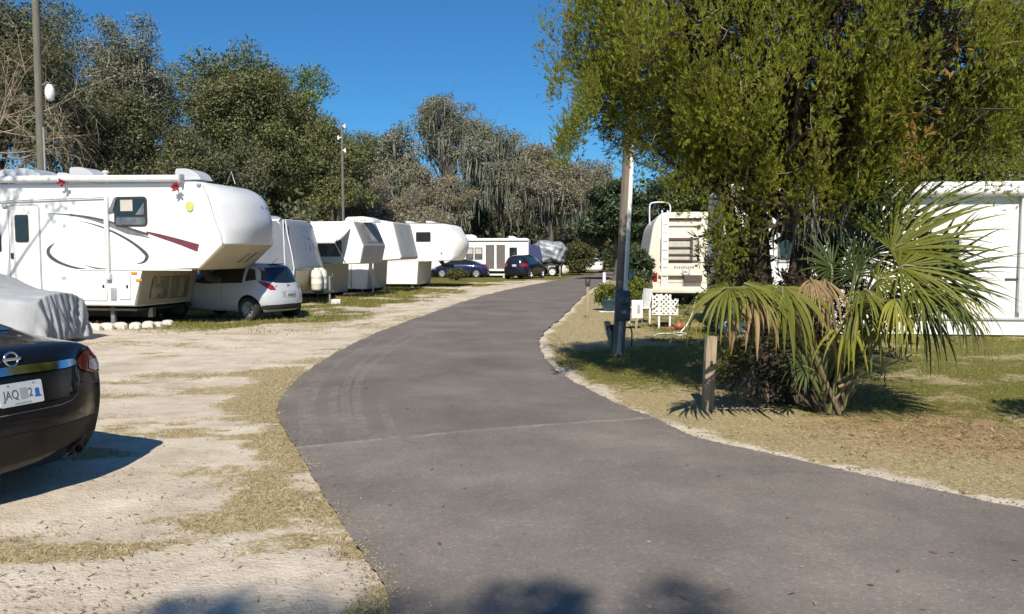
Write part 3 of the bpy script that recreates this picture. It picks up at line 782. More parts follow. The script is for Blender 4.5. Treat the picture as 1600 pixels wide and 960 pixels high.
# ---------------------------------------------------------------- cars
def car_shell(st, W, zl, yl, rear_x, front_x, corner, level, mat, name, parent, wheels, rw, ww=.24, arch=.06, fcorner=None):
    """smooth car body from length stations st=(x, z centre, z roof edge, y roof edge, z belt, y belt); wheel wells are cut out"""
    fcorner = corner if fcorner is None else fcorner
    n = len(st); FR = [0, .42, .76, 1.0]
    bm = bmesh.new(); vs = {}
    tap = lambda i: {0: .90, n - 1: .80}.get(i, {1: .985, n - 2: .95}.get(i, 1.0))
    def pos(i, j, k):
        a = abs(j); sg = 1 if j > 0 else -1
        x, zc, z2, y2, z3, y3 = st[i]
        if k == 3:
            y = [0, y2 * .55, y2, y3][a]; z = [zc, (zc * 2 + z2) / 3, z2, z3][a]
            if i == 0: x = x + corner * FR[a] ** 3
            if i == n - 1: x = x - fcorner * FR[a] ** 2.5
            return (x, sg * y, z)
        y = yl[k] * W / 2 * tap(i) * FR[a]
        if i == 0: x = rear_x[k] + corner * FR[a] ** 3
        elif i == n - 1: x = front_x[k] - fcorner * FR[a] ** 2.5
        return (x, sg * y, zl[k])
    def v(i, j, k):
        key = (i, j, k)
        if key not in vs: vs[key] = bm.verts.new(pos(i, j, k))
        return vs[key]
    for i in range(n - 1):
        for j in range(-3, 3):
            bm.faces.new((v(i, j, 3), v(i + 1, j, 3), v(i + 1, j + 1, 3), v(i, j + 1, 3)))
            bm.faces.new((v(i, j, 0), v(i, j + 1, 0), v(i + 1, j + 1, 0), v(i + 1, j, 0)))
        for k in range(3):
            for j in (-3, 3):
                bm.faces.new((v(i, j, k), v(i + 1, j, k), v(i + 1, j, k + 1), v(i, j, k + 1)))
    for i in (0, n - 1):
        for j in range(-3, 3):
            for k in range(3):
                bm.faces.new((v(i, j, k), v(i, j + 1, k), v(i, j + 1, k + 1), v(i, j, k + 1)))
    o = obj(name, bm, [mat, M['under']], parent, 0)
    md = o.modifiers.new('s', 'SUBSURF'); md.levels = level; md.render_levels = level
    cut = bmesh.new()
    for x in wheels:
        for s_ in (-1, 1):
            lathe(cut, [(0, -.2), (rw + arch, -.2), (rw + arch, .26), (0, .26)], 28, Matrix.Translation((x, s_ * (W / 2 - .10), rw)) @ Matrix.Rotation(PI / 2 * -s_, 4, 'X'))
    bmesh.ops.recalc_face_normals(cut, faces=cut.faces)
    mc = bpy.data.meshes.new('cutter'); cut.to_mesh(mc); cut.free()
    mc.materials.append(M['under']); mc.materials.append(M['under'])
    for p in mc.polygons: p.material_index = 1
    co = bpy.data.objects.new('cutter', mc); COL.objects.link(co); co.parent = parent
    full = evalmesh(o)
    bvh = bvh_of(full)
    b = o.modifiers.new('b', 'BOOLEAN'); b.object = co; b.operation = 'DIFFERENCE'; b.solver = 'EXACT'
    bpy.context.view_layer.update()
    me = evalmesh(o)
    bpy.data.objects.remove(o); bpy.data.objects.remove(co)
    if len(me.vertices) < 50: me = full
    body = meshobj(name, me, [mat, M['under']], parent, 40)
    return body, bvh
def wheel(parent, x, y, r, w, rimmat, spokes=7):
    s_ = 1 if y > 0 else -1
    mt = Matrix.Translation((x, y, r)) @ Matrix.Rotation(-PI / 2 * s_, 4, 'X')
    bm = B()
    lathe(bm, [(r * .62, -w / 2), (r * .93, -w / 2), (r, -w * .36), (r, w * .36), (r * .93, w / 2), (r * .68, w / 2), (r * .64, w * .30), (r * .62, -w / 2)], 32, mt)
    t = obj('wheel', bm, M['black'], parent, 40)
    bm = B()
    lathe(bm, [(r * .66, w * .42), (r * .60, w * .44), (r * .57, w * .22), (r * .2, w * .14), (0, w * .14)], 28, mt)
    for k in range(spokes):
        a = 2 * PI * k / spokes
        box(bm, mt @ Vector((r * .34 * math.cos(a), r * .34 * math.sin(a), w * .30)), (r * .54, r * .13, w * .16), .006, mt.to_3x3().to_4x4() @ Matrix.Rotation(a, 4, 'Z'))
    lathe(bm, [(r * .15, w * .2), (r * .15, w * .42), (0, w * .44)], 14, mt)
    obj('rim', bm, rimmat, t, 40)
RIGHT = lambda: ((0, -3, 0), (1, 0, 0), (0, 0, 1), (0, 1, 0))
LEFT = lambda: ((0, 3, 0), (1, 0, 0), (0, 0, 1), (0, -1, 0))
REAR = lambda: ((-6, 0, 0), (0, 1, 0), (0, 0, 1), (1, 0, 0))
FRONT = lambda: ((6, 0, 0), (0, 1, 0), (0, 0, 1), (-1, 0, 0))
TOP = lambda: ((0, 0, 4), (1, 0, 0), (0, 1, 0), (0, 0, -1))
def sides(bvh, poly, off, mat, name, parent, step=.08):
    for fr in (LEFT(), RIGHT()): patch(bvh, poly, fr, off, mat, name, parent, step)
def outline(poly, w):
    return [strip(list(poly[k:]) + list(poly[:k]) if 0 else [poly[k], poly[(k + 1) % len(poly)]], w) for k in range(len(poly))]
def place(t, rear, head, L):
    """rear: ground point under the middle of the rear bumper; head: heading"""
    h = Vector(head).normalized()
    t.location = (rear[0] + h.x * L / 2, rear[1] + h.y * L / 2, 0)
    t.rotation_euler = (0, 0, math.atan2(h.y, h.x))

# --- the black sedan in front: only its right rear quarter is in the picture
def black_sedan():
    L, W = 4.86, 1.83
    t = thing('parked_car', 'glossy black sedan cut by the photo edge, rear turned to the sandy verge', 'car', group='parked cars')
    st = [(-2.37, 1.055, 1.04, .60, .985, .80), (-2.20, 1.085, 1.07, .62, 1.005, .86), (-1.72, 1.105, 1.085, .64, 1.01, .895), (-1.05, 1.35, 1.31, .58, .985, .91), (-.55, 1.45, 1.41, .57, .975, .915),
          (.05, 1.475, 1.435, .57, .965, .915), (.55, 1.42, 1.38, .57, .95, .915), (1.28, 1.06, 1.04, .66, .93, .90), (1.9, .95, .93, .62, .86, .88), (2.25, .84, .82, .58, .74, .80), (2.40, .70, .69, .52, .64, .72)]
    body, bv = car_shell(st, W, [.20, .33, .66], [.84, .95, 1.0], [-2.26, -2.38, -2.47], [2.3, 2.42, 2.46], .29, 3, M['sedanblack'], 'body', t, (1.4, -1.38), .33, fcorner=.42)
    for x in (1.4, -1.38):
        for y in (-.80, .80): wheel(t, x, y, .325, .22, M['rim'])
    sides(bv, [(-1.45, 1.03), (-1.0, 1.30), (-.5, 1.385), (.1, 1.40), (.5, 1.35), (1.08, 1.02), (.4, .995), (-.6, 1.01)], .004, M['glass'], 'side_window', t)
    patch(bv, [(-.60, 1.13), (-.47, 1.36), (0, 1.39), (.47, 1.36), (.60, 1.13), (0, 1.145)], REAR(), .005, M['glass'], 'rear_window', t)
    patch(bv, [(-.66, 1.09), (-.52, 1.37), (.52, 1.37), (.66, 1.09)], FRONT(), .005, M['glass'], 'windshield', t)
    # rear face: chrome bar, lamps, plate recess, seams, bumper insert
    patch(bv, [(-.53, .905), (-.50, .945), (0, .958), (.50, .945), (.53, .905), (.4, .895), (0, .905), (-.4, .895)], REAR(), .016, M['chrome'], 'chrome_bar', t)
    for v in t.children[-1].data.vertices: v.co.x -= (.965 - v.co.z) * .55
    rec = [(-.40, .70), (-.47, .885), (0, .895), (.47, .885), (.40, .70)]
    patch(bv, rec, REAR(), .003, pmat('gloss_black_recess', (.004, .004, .005), None, rough=.3), 'plate_recess', t)
    for s_ in (-1, 1):
        lamp = [(s_ * .56, .865), (s_ * .545, .93), (s_ * .66, .975), (s_ * .80, 1.0), (s_ * .885, .99), (s_ * .90, .90), (s_ * .88, .80), (s_ * .78, .80), (s_ * .66, .83)]
        q = patch(bv, lamp, REAR(), .010, M['redlens'], 'tail_light', t, .04)
        patch(bv, [(s_ * .70, .845), (s_ * .72, .90), (s_ * .84, .91), (s_ * .87, .85), (s_ * .80, .815)], REAR(), .014, M['clearlens'], 'reverse_lamp', q, .04)
        for seam in ([(s_ * .545, .94), (s_ * .53, .80), (s_ * .43, .665), (0, .655)], [(s_ * .53, .80), (s_ * .72, .74), (s_ * .90, .72)]):
            patch(bv, strip(spline(seam, 10), .007), REAR(), .0025, M['seam'], 'panel_seam', t)
    low = [(-.86, .34), (-.88, .46), (-.6, .50), (0, .515), (.6, .50), (.88, .46), (.86, .34), (0, .30)]
    patch(bv, low, REAR(), .004, M['dustyplastic'], 'bumper_insert', t)
    for s_ in (-1, 1):
        bm = B(); lathe(bm, [(.04, -.16), (.043, .02), (.036, .02), (.034, -.12)], 18, Matrix.Translation((-2.20, s_ * .60, .262)) @ Matrix.Rotation(-PI / 2, 4, 'Y'))
        obj('exhaust_tip', bm, M['under'], t)
    # plate
    RX = bv.ray_cast(Vector((-6, 0, .785)), Vector((1, 0, 0)))[0].x
    rearM = Matrix.Translation((RX - .022, 0, .785)) @ Matrix.Rotation(-PI / 2, 4, 'Z') @ Matrix.Rotation(R(80), 4, 'X')
    bm = B(); slab(bm, rrect(-.1525, -.076, .1525, .076, .012), lambda u, v, q: rearM @ Vector((u, v, (q - 1) * .012)))
    p = obj('license_plate', bm, M['plate'], t)
    lettering('JAQ', .072, rearM @ Matrix.Translation((-.075, -.002, .001)) @ Matrix.Diagonal((.85, 1.15, 1, 1)), M['plateink'], 'plate_lettering', p, .001)
    lettering('2', .072, rearM @ Matrix.Translation((.062, -.002, .001)) @ Matrix.Diagonal((.85, 1.15, 1, 1)), M['plateink'], 'plate_lettering', p, .001)
    bm = B(); slab(bm, rrect(-.012, -.036, .042, .036, .004), lambda u, v, q: rearM @ Vector((u, v, q * .002 - .0006))); obj('plate_patch', bm, M['midgrey'], p)
    bm = B(); slab(bm, rrect(.095, -.03, .125, .022, .008), lambda u, v, q: rearM @ Vector((u, v, q * .002 - .0006)))
    slab(bm, rrect(.088, -.036, .135, -.026, .003), lambda u, v, q: rearM @ Vector((u, v, q * .0024 - .0006))); obj('plate_symbol', bm, M['plateblue'], p)
    for u in (-.09, .09):
        bm = B(); slab(bm, rrect(u - .008, .056, u + .008, .068, .003), lambda a, b_, q: rearM @ Vector((a, b_, q * .003 - .0006))); obj('plate_screw', bm, M['midgrey'], p)
    bm = B(); slab(bm, rrect(-.06, -.066, .06, -.057, .003), lambda a, b_, q: rearM @ Vector((a, b_, q * .002 - .0006))); obj('plate_strip', bm, M['midgrey'], p)
    # round ring-and-bar emblem
    h, nr, _, _ = bv.ray_cast(Vector((-6, 0, 1.005)), Vector((1, 0, 0)))
    nr = Vector((-1, 0, .18)).normalized()
    em = Matrix.Translation(h + nr * .012) @ nr.to_track_quat('Z', 'Y').to_matrix().to_4x4()
    bm = B()
    prof = [(.046 + .008 * math.cos(a), .008 * math.sin(a)) for a in np.linspace(0, 2 * PI, 9)]
    lathe(bm, prof, 32, em)
    e = obj('emblem', bm, M['chrome'], t, 60)
    bm = B(); q = em.to_3x3() @ Vector((0, 0, 1))
    yy = Vector((0, 1, 0)); up = q.cross(yy)
    box(bm, h + nr * .017, (.012, .125, .020), .003, Matrix.Rotation(R(-10), 4, 'Y')); obj('emblem_bar', bm, M['chrome'], e)
    place(t, (-3.25, 5.24), (-.93, .368), L)
    return t
black_sedan()

# --- white hatchback under the nose of the big fifth wheel
def hatchback():
    L, W = 4.0, 1.69
    t = thing('parked_car', 'white hatchback parked in the shade under the big fifth wheel nose', 'car', group='parked cars')
    st = [(-1.66, 1.40, 1.37, .50, .92, .74), (-1.45, 1.46, 1.42, .53, .93, .79), (-.9, 1.51, 1.47, .55, .92, .83), (-.2, 1.535, 1.49, .55, .90, .845), (.35, 1.47, 1.43, .55, .89, .845),
          (1.02, 1.12, 1.10, .62, .94, .83), (1.45, 1.02, 1.0, .58, .88, .80), (1.8, .90, .88, .52, .78, .74), (1.95, .74, .73, .46, .68, .66)]
    body, bv = car_shell(st, W, [.22, .36, .70], [.85, .95, 1.0], [-1.88, -1.98, -1.99], [1.85, 1.98, 2.0], .26, 3, M['silverwhite'], 'body', t, (1.28, -1.28), .31, fcorner=.40)
    for x in (1.28, -1.28):
        for y in (-.75, .75): wheel(t, x, y, .31, .20, M['rim'])
    sides(bv, [(-1.06, .98), (-1.0, 1.36), (-.35, 1.42), (.28, 1.37), (.88, .99), (.2, .94)], .004, M['glass'], 'side_window', t)
    sides(bv, [(-1.46, 1.06), (-1.32, 1.31), (-1.10, 1.35), (-1.14, 1.02)], .004, M['glass'], 'quarter_window', t)
    sides(bv, strip([(-.42, 1.44), (-.40, .42)], .012), .0022, M['seam'], 'door_seam', t)
    sides(bv, strip([(.55, .94), (.62, .42)], .012), .0022, M['seam'], 'door_seam', t)
    patch(bv, [(-.63, 1.04), (-.52, 1.36), (0, 1.385), (.52, 1.36), (.63, 1.04), (.35, .98), (0, .965), (-.35, .98)], REAR(), .005, M['glass'], 'rear_window', t)
    patch(bv, [(-.60, 1.10), (-.48, 1.42), (.48, 1.42), (.60, 1.10)], FRONT(), .005, M['glass'], 'windshield', t)
    for s_ in (-1, 1):
        q = .7071; patch(bv, [(s_ * (v_ - .02), w_) for v_, w_ in ((-.20, .80), (-.06, .80), (.10, .90), (.26, 1.04), (.05, 1.0), (-.12, .92))], ((-1.85 - 3 * q, s_ * (.72 + 3 * q), 0), (q * s_, q, 0), (0, 0, 1), (q, -s_ * q, 0)), .008, M['redlens'], 'tail_light', t, .05)
    patch(bv, [(-.26, .60), (-.26, .76), (.26, .76), (.26, .60)], REAR(), .002, M['midgrey'], 'plate_recess', t)
    RX = bv.ray_cast(Vector((-6, 0, .67)), Vector((1, 0, 0)))[0].x
    bm = B(); box(bm, (RX - .012, 0, .67), (.012, .30, .15), .004); p = obj('license_plate', bm, M['plate'], t)
    bm = B()
    for k in range(6): box(bm, (RX - .0185, -.10 + k * .04, .665), (.004, .024, .07), 0)
    obj('plate_lettering', bm, M['plateink'], p)
    bm = B(); box(bm, (bv.ray_cast(Vector((-6, 0, .90)), Vector((1, 0, 0)))[0].x - .004, 0, .90), (.012, .10, .07), .004); obj('emblem', bm, M['chrome'], t)
    for y in (-.36, .36):
        bm = B(); box(bm, (bv.ray_cast(Vector((-6, y, .90)), Vector((1, 0, 0)))[0].x - .003, y, .90), (.008, .16, .035), .002); obj('badge', bm, M['trim'], t)
    patch(bv, [(-.70, .30), (-.72, .42), (0, .44), (.72, .42), (.70, .30)], REAR(), .003, M['black'], 'bumper_insert', t)
    for s_ in (-1, 1):
        bm = B(); box(bm, (.78, s_ * .90, 1.04), (.10, .17, .12), .03); obj('mirror', bm, M['silverwhite'], t)
    bm = B(); tube(bm, [(-1.35, 0, 1.46), (-1.55, 0, 1.60)], .006, 5); box(bm, (-1.5, 0, 1.455), (.12, .5, .02), .008); obj('aerial', bm, M['black'], t)
    place(t, (-5.69, 20.65), (-.90, .436), L)
hatchback()

# --- generic sedan / suv builder for the far cars
def far_car(label, L, W, H, paint, rear, head, kind):
    t = thing('parked_car', label, 'car', group='parked cars')
    h = H / 1.45
    if kind == 'sedan':
        st = [(-L / 2 + .03, 1.0 * h, .98 * h, .55, .92 * h, .76), (-L / 2 + .6, 1.05 * h, 1.03 * h, .60, .95 * h, .86), (-.98, 1.32 * h, 1.28 * h, .55, .95 * h, .88), (-.4, 1.43 * h, 1.39 * h, .55, .94 * h, .89),
              (.2, 1.44 * h, 1.40 * h, .55, .93 * h, .89), (.6, 1.36 * h, 1.33 * h, .55, .92 * h, .89), (1.3, 1.0 * h, .98 * h, .62, .88 * h, .87), (L / 2 - .4, .86 * h, .84 * h, .58, .76 * h, .80), (L / 2 - .08, .68 * h, .67 * h, .50, .62 * h, .70)]
        win = [(-1.25, 1.0 * h), (-.85, 1.27 * h), (-.3, 1.355 * h), (.25, 1.36 * h), (.55, 1.30 * h), (1.1, .98 * h)]; rwz = (1.08 * h, 1.30 * h); lz = (.74 * h, .90 * h); rr = .31
    else:
        st = [(-L / 2 + .22, 1.28 * h, 1.25 * h, .52, .94 * h, .76), (-L / 2 + .45, 1.37 * h, 1.33 * h, .55, .96 * h, .86), (-1.1, 1.43 * h, 1.39 * h, .57, .96 * h, .90), (-.2, 1.46 * h, 1.42 * h, .57, .95 * h, .91),
              (.5, 1.38 * h, 1.35 * h, .57, .94 * h, .91), (1.25, 1.06 * h, 1.04 * h, .64, .92 * h, .89), (L / 2 - .4, .94 * h, .92 * h, .6, .82 * h, .82), (L / 2 - .08, .74 * h, .73 * h, .52, .68 * h, .72)]
        win = [(-1.95, 1.05 * h), (-1.7, 1.29 * h), (-.3, 1.37 * h), (.45, 1.31 * h), (1.1, 1.02 * h)]; rwz = (1.0 * h, 1.26 * h); lz = (.74 * h, .92 * h); rr = .35
    body, bv = car_shell(st, W, [.20 * h, .34 * h, .64 * h], [.85, .95, 1.0], [-L / 2 + .12, -L / 2, -L / 2 - .02], [L / 2 - .1, L / 2, L / 2 + .02], .25, 2, paint, 'body', t, (L * .29, -L * .285), rr, fcorner=.4)
    for x in (L * .29, -L * .285):
        for y in (-W / 2 + .11, W / 2 - .11): wheel(t, x, y, rr, .21, M['rim'], 6)
    sides(bv, win, .006, M['glass'], 'side_window', t, .15)
    patch(bv, [(-.58, rwz[0]), (-.46, rwz[1]), (.46, rwz[1]), (.58, rwz[0])], REAR(), .006, M['glass'], 'rear_window', t, .12)
    patch(bv, [(-.60, 1.04 * h), (-.47, 1.30 * h), (.47, 1.30 * h), (.60, 1.04 * h)], FRONT(), .006, M['glass'], 'windshield', t, .12)
    for s_ in (-1, 1):
        patch(bv, [(s_ * .52, lz[0]), (s_ * .52, lz[1]), (s_ * .82, lz[1]), (s_ * .84, lz[0])], REAR(), .008, M['redlens'], 'tail_light', t, .08)
        patch(bv, [(s_ * .45, .62 * h), (s_ * .45, .70 * h), (s_ * .80, .74 * h), (s_ * .80, .64 * h)], FRONT(), .008, M['clearlens'], 'headlight', t, .08)
        bm = B(); box(bm, (.85, s_ * (W / 2 + .05), .98 * h), (.10, .17, .12), .03); obj('mirror', bm, paint, t)
    RX = bv.ray_cast(Vector((-6, 0, .80 * h)), Vector((1, 0, 0)))[0].x
    bm = B(); box(bm, (RX - .012, 0, .80 * h), (.014, .30, .15), .004); obj('license_plate', bm, M['plate'], t)
    place(t, rear, head, L)
far_car('dark navy blue sedan seen from its side in front of the white park trailer', 4.35, 1.76, 1.42, M['navy'], G(765, 434).to_2d(), (-1, .02), 'sedan')
far_car('dark plum black SUV with its tailgate towards the camera, beside the asphalt', 4.6, 1.86, 1.72, M['suv'], (G(786, 437) * .5 + G(820, 437) * .5).to_2d(), (.34, .94), 'suv')
far_car('white sedan seen from behind at the far end of the road', 4.7, 1.84, 1.44, M['carwhite'], G(928, 427.5).to_2d(), (.03, 1), 'sedan')

# --- a car under a grey cover, left
def covered_car():
    t = thing('covered_car', 'car hidden under a wrinkled pale grey fabric cover', 'covered car', group='parked cars')
    rng = np.random.default_rng(4)
    xs = np.linspace(-2.2, 2.2, 150); prof = [(-2.2, .94), (-1.6, 1.05), (-1.0, 1.30), (-.2, 1.42), (.5, 1.38), (1.1, 1.10), (1.7, 1.0), (2.0, .985), (2.2, .955)]
    px_, pz_ = zip(*prof)
    zt = np.interp(xs, px_, pz_); zt = np.convolve(np.pad(zt, 8, 'edge'), np.ones(17) / 17, 'valid')
    nv = 90
    V = []
    for a, x in enumerate(xs):
        e = max(0, abs(x) - 1.75) / .45
        hw = .93 - .22 * e ** 2.2
        for k in range(nv):
            q = k / (nv - 1) * 2 - 1                                  # -1 .. 1 across, hem to hem
            s_ = abs(q)
            if s_ < .45: y = hw * (s_ / .45) * .93; z = zt[a] - .10 * (s_ / .45) ** 3 * (1 + .5 * e)
            else:
                f = (s_ - .45) / .55
                y = hw * (.93 + .10 * math.sin(f * PI * .6)); z = (zt[a] - .10 * (1 + .5 * e)) * (1 - f) + .10 * f
            V.append((x, math.copysign(y, q), z))
    V = np.array(V).reshape(len(xs), nv, 3)
    # end walls hang straight down from the last section
    ends = []
    for sgn, row in ((1, V[-1]), (-1, V[0])):
        lay = []
        for f in np.linspace(0, 1, 26)[1:]:
            r_ = row.copy(); r_[:, 2] = row[:, 2] * (1 - f) + .10 * f; r_[:, 2] = np.minimum(r_[:, 2], row[:, 2]); r_[:, 0] = row[:, 0] + sgn * (.10 * math.sin(f * PI * .55)); r_[:, 1] *= 1 - .06 * f
            lay.append(r_)
        ends.append(np.array(lay))
    A = np.concatenate([ends[1][::-1], V, ends[0]], 0)
    n1, n2 = A.shape[:2]
    P = A.reshape(-1, 3).copy()
    # hanging folds: ridges running down the sides, stronger towards the hem
    hang = np.clip((.95 - P[:, 2]) / .75, 0, 1)
    ang = P[:, 0] * 1.0 + 2.0 * np.arctan2(P[:, 1], 2.6 - np.abs(P[:, 0]))
    fold = np.sin(ang * 17 + 3 * np.sin(P[:, 2] * 2.2 + P[:, 0])) * .6 + np.sin(ang * 31 + 1.7 + 2 * P[:, 2]) * .3 + np.sin(ang * 9 + .5) * .5
    nrm = np.stack([np.sign(P[:, 0]) * sm(1.7, 2.2, np.abs(P[:, 0])), np.sign(P[:, 1]) * (1 - sm(2.1, 2.3, np.abs(P[:, 0]))), np.zeros(len(P))], 1)
    P += nrm * (fold * (.014 + .085 * hang))[:, None] * (P[:, 2] < 1.0)[:, None]
    P[:, 2] += (fbm(P[:, 0] + 9, P[:, 1] + 9, 2.2, 8) - .5) * .05 * (P[:, 2] > .6)
    P[:, 2] = np.maximum(P[:, 2], .03)
    jj = (np.arange(n1 - 1)[:, None] * n2 + np.arange(n2 - 1)[None, :]).ravel()
    o = npmesh('fabric_cover', P, 4, M['cover'], t, np.stack([jj, jj + 1, jj + n2 + 1, jj + n2], 1))
    o.data.polygons.foreach_set('use_smooth', [True] * len(o.data.polygons))
    bm = B(); tube(bm, [(x, -.02, float(np.interp(x, px_, pz_)) + .004) for x in np.linspace(-2.0, 2.0, 24)], .010, 6); obj('cover_seam', bm, M['midgrey'], o)
    for x in (-1.35, 1.35):
        for y in (-.72, .72):
            bm = B(); lathe(bm, [(0, -.1), (.3, -.1), (.32, -.06), (.32, .06), (.3, .1), (0, .1)], 24, Matrix.Translation((x, y, .32)) @ Matrix.Rotation(PI / 2, 4, 'X')); obj('wheel', bm, M['black'], t)
    t.location = (-8.50 - 2.25, 15.35, 0); t.rotation_euler = (0, 0, R(-6))
covered_car()
# ---------------------------------------------------------------- trailers and motorhomes
# local axes: +x towards the nose, -y the side facing the camera, origin on the ground under the near front corner of the lower box
AR = R(-11)
def rv_thing(name, label, cat, o, ang=AR, group='white trailers parked along the left side'):
    return thing(name, label, cat, (o[0], o[1], 0), ang, group)
def shell(prof, rads, W, bulge, mats, name, parent, edge=.05, seg=6, fm=None, sm_=30):
    """side profile prof extruded across W; bulge(x,z) pushes the nose back towards the two sides; fm(x,z,nx,nz) picks a material"""
    P = roundpoly(prof, rads, seg)
    ts = [-1, -.985, -.94, -.8, -.55, -.28, 0, .28, .55, .8, .94, .985, 1]
    cx = sum(p[0] for p in P) / len(P); bm = B(); rings = []
    n = len(P)
    nor = []
    for i in range(n):
        a, b = Vector(P[i - 1]), Vector(P[(i + 1) % n]); d = (b - a).normalized(); nor.append((d.y, -d.x))
    area = sum(P[i - 1][0] * P[i][1] - P[i][0] * P[i - 1][1] for i in range(n))
    sg = 1 if area > 0 else -1
    cvx = [1.0 if sg * ((P[i][0] - P[i - 1][0]) * (P[(i + 1) % n][1] - P[i][1]) - (P[i][1] - P[i - 1][1]) * (P[(i + 1) % n][0] - P[i][0])) > -1e-7 else 0.0 for i in range(n)]
    for t in ts:
        a = abs(t); ins = edge * (0 if a < .9 else (1 - math.sqrt(max(0, 1 - ((a - .9) / .1) ** 2))))
        ring = []
        for (x, z), (nx_, nz_), cv in zip(P, nor, cvx):
            ring.append(bm.verts.new((x - sg * nx_ * ins * cv - bulge(x, z) * a ** 3, (t * .5 + .5) * W, z - sg * nz_ * ins * cv)))
        rings.append(ring)
    for a, b in zip(rings, rings[1:]):
        for k in range(n):
            f = bm.faces.new((a[k], a[(k + 1) % n], b[(k + 1) % n], b[k]))
            if fm: f.material_index = fm((P[k][0] + P[(k + 1) % n][0]) / 2, (P[k][1] + P[(k + 1) % n][1]) / 2)
    for ring in (rings[0], rings[-1]):
        pts = [Vector((v.co.x, v.co.z)) for v in ring]; y = ring[0].co.y
        vv, _, ff, _, _, _ = delaunay_2d_cdt(pts, [(k, (k + 1) % n) for k in range(n)], [], 1, 1e-5)
        cv_ = [bm.verts.new((v.x, y, v.y)) for v in vv]
        for f in ff: bm.faces.new([cv_[i] for i in f])
    me_bm = bm.copy()
    o = obj(name, bm, mats, parent, sm_)
    for p in o.data.polygons:
        if abs(p.normal.y) > .995: p.use_smooth = False
    bv = BVHTree.FromBMesh(me_bm); me_bm.free()
    return o, bv
def plaque(parent, name, pts, mat, th=.012, y=0.0, out=None):
    """flat panel on the near side wall: pts (x,z) local"""
    bm = B(); slab(bm, pts, lambda u, v, q: (u, y - q * th, v)); return obj(name, bm, mat, parent, 30)
def wheels_rv(t, x, W, r=.36, n=2):
    for k in range(n):
        for y in (.16, W - .16): wheel(t, x - k * (2 * r + .08), y, r, .22, M['alu'], 6)
def ac_unit(t, x, y, z, l=.95, w=.72, h=.30, name='roof_air_conditioner', mat=None):
    bm = B(); slab(bm, roundpoly([(-l / 2, 0), (l / 2, 0), (l / 2 - .05, h * .55), (l * .18, h), (-l * .42, h * .92), (-l / 2, h * .6)], [0, 0, .05, .15, .12, .05]), lambda u, v, q: (x + u, y - w / 2 + q * w, z + v))
    o = obj(name, bm, mat or M['capgrey'], t, 40)
    bm = B()
    for k in range(5): box(bm, (x - l * .3 + k * l * .12, y - w / 2 - .004, z + h * .35), (l * .05, .012, h * .3), 0)
    obj('vent_slots', bm, M['midgrey'], o)
def vent(t, x, y, z, l=.6, h=.24):
    bm = B(); slab(bm, roundpoly([(-l / 2, 0), (l / 2, 0), (l * .36, h * .55), (.0, h), (-l * .46, h), (-l / 2, h * .8)], [0, 0, .1, .2, .04, .04]), lambda u, v, q: (x + u, y - .25 + q * .5, z + v)); obj('roof_vent', bm, M['capgrey'], t, 40)
def leg(t, x, y, z0, z1, r=.035):
    bm = B(); box(bm, (x, y, (z0 + z1) / 2), (2 * r, 2 * r, z1 - z0), .006); box(bm, (x, y, z0 + .015), (.22, .22, .03), .005); obj('leg', bm, M['steel'], t)
def bow(px, py, o, ang, seed):
    rng = np.random.default_rng(seed); x, z = side(px, py, o, ang)
    ux, uy = math.cos(ang), math.sin(ang)
    t = thing('ribbon_bow', '', 'bow', (o[0] + ux * x + uy * .17, o[1] + uy * x - ux * .17, z), ang, 'red bows on the awning')
    bm = B()
    for k in range(14):
        a = rng.uniform(0, 2 * PI); r_ = rng.uniform(.07, .16); d = Vector((math.cos(a), -rng.uniform(.1, .6), math.sin(a))).normalized(); s_ = d.cross(Vector((0, 1, 0))).normalized() * .032
        pts = [Vector((0, 0, 0)), d * r_ * .55 + s_ + Vector((0, -.03, 0)), d * r_, d * r_ * .55 - s_ + Vector((0, -.03, 0))]
        slab(bm, [(0, 0), (1, 0), (2, 0), (3, 0)], lambda u, v, q, p=pts: p[int(u)] + Vector((0, -.006 * q, 0)))
    obj('petals', bm, M['redbow'], t, 0)
    bm = B(); tube(bm, [(0, .045, .0), (0, 0, 0), (.02, -.03, 0)], .02, 6); obj('knot', bm, M['redbow'], t)
    return t

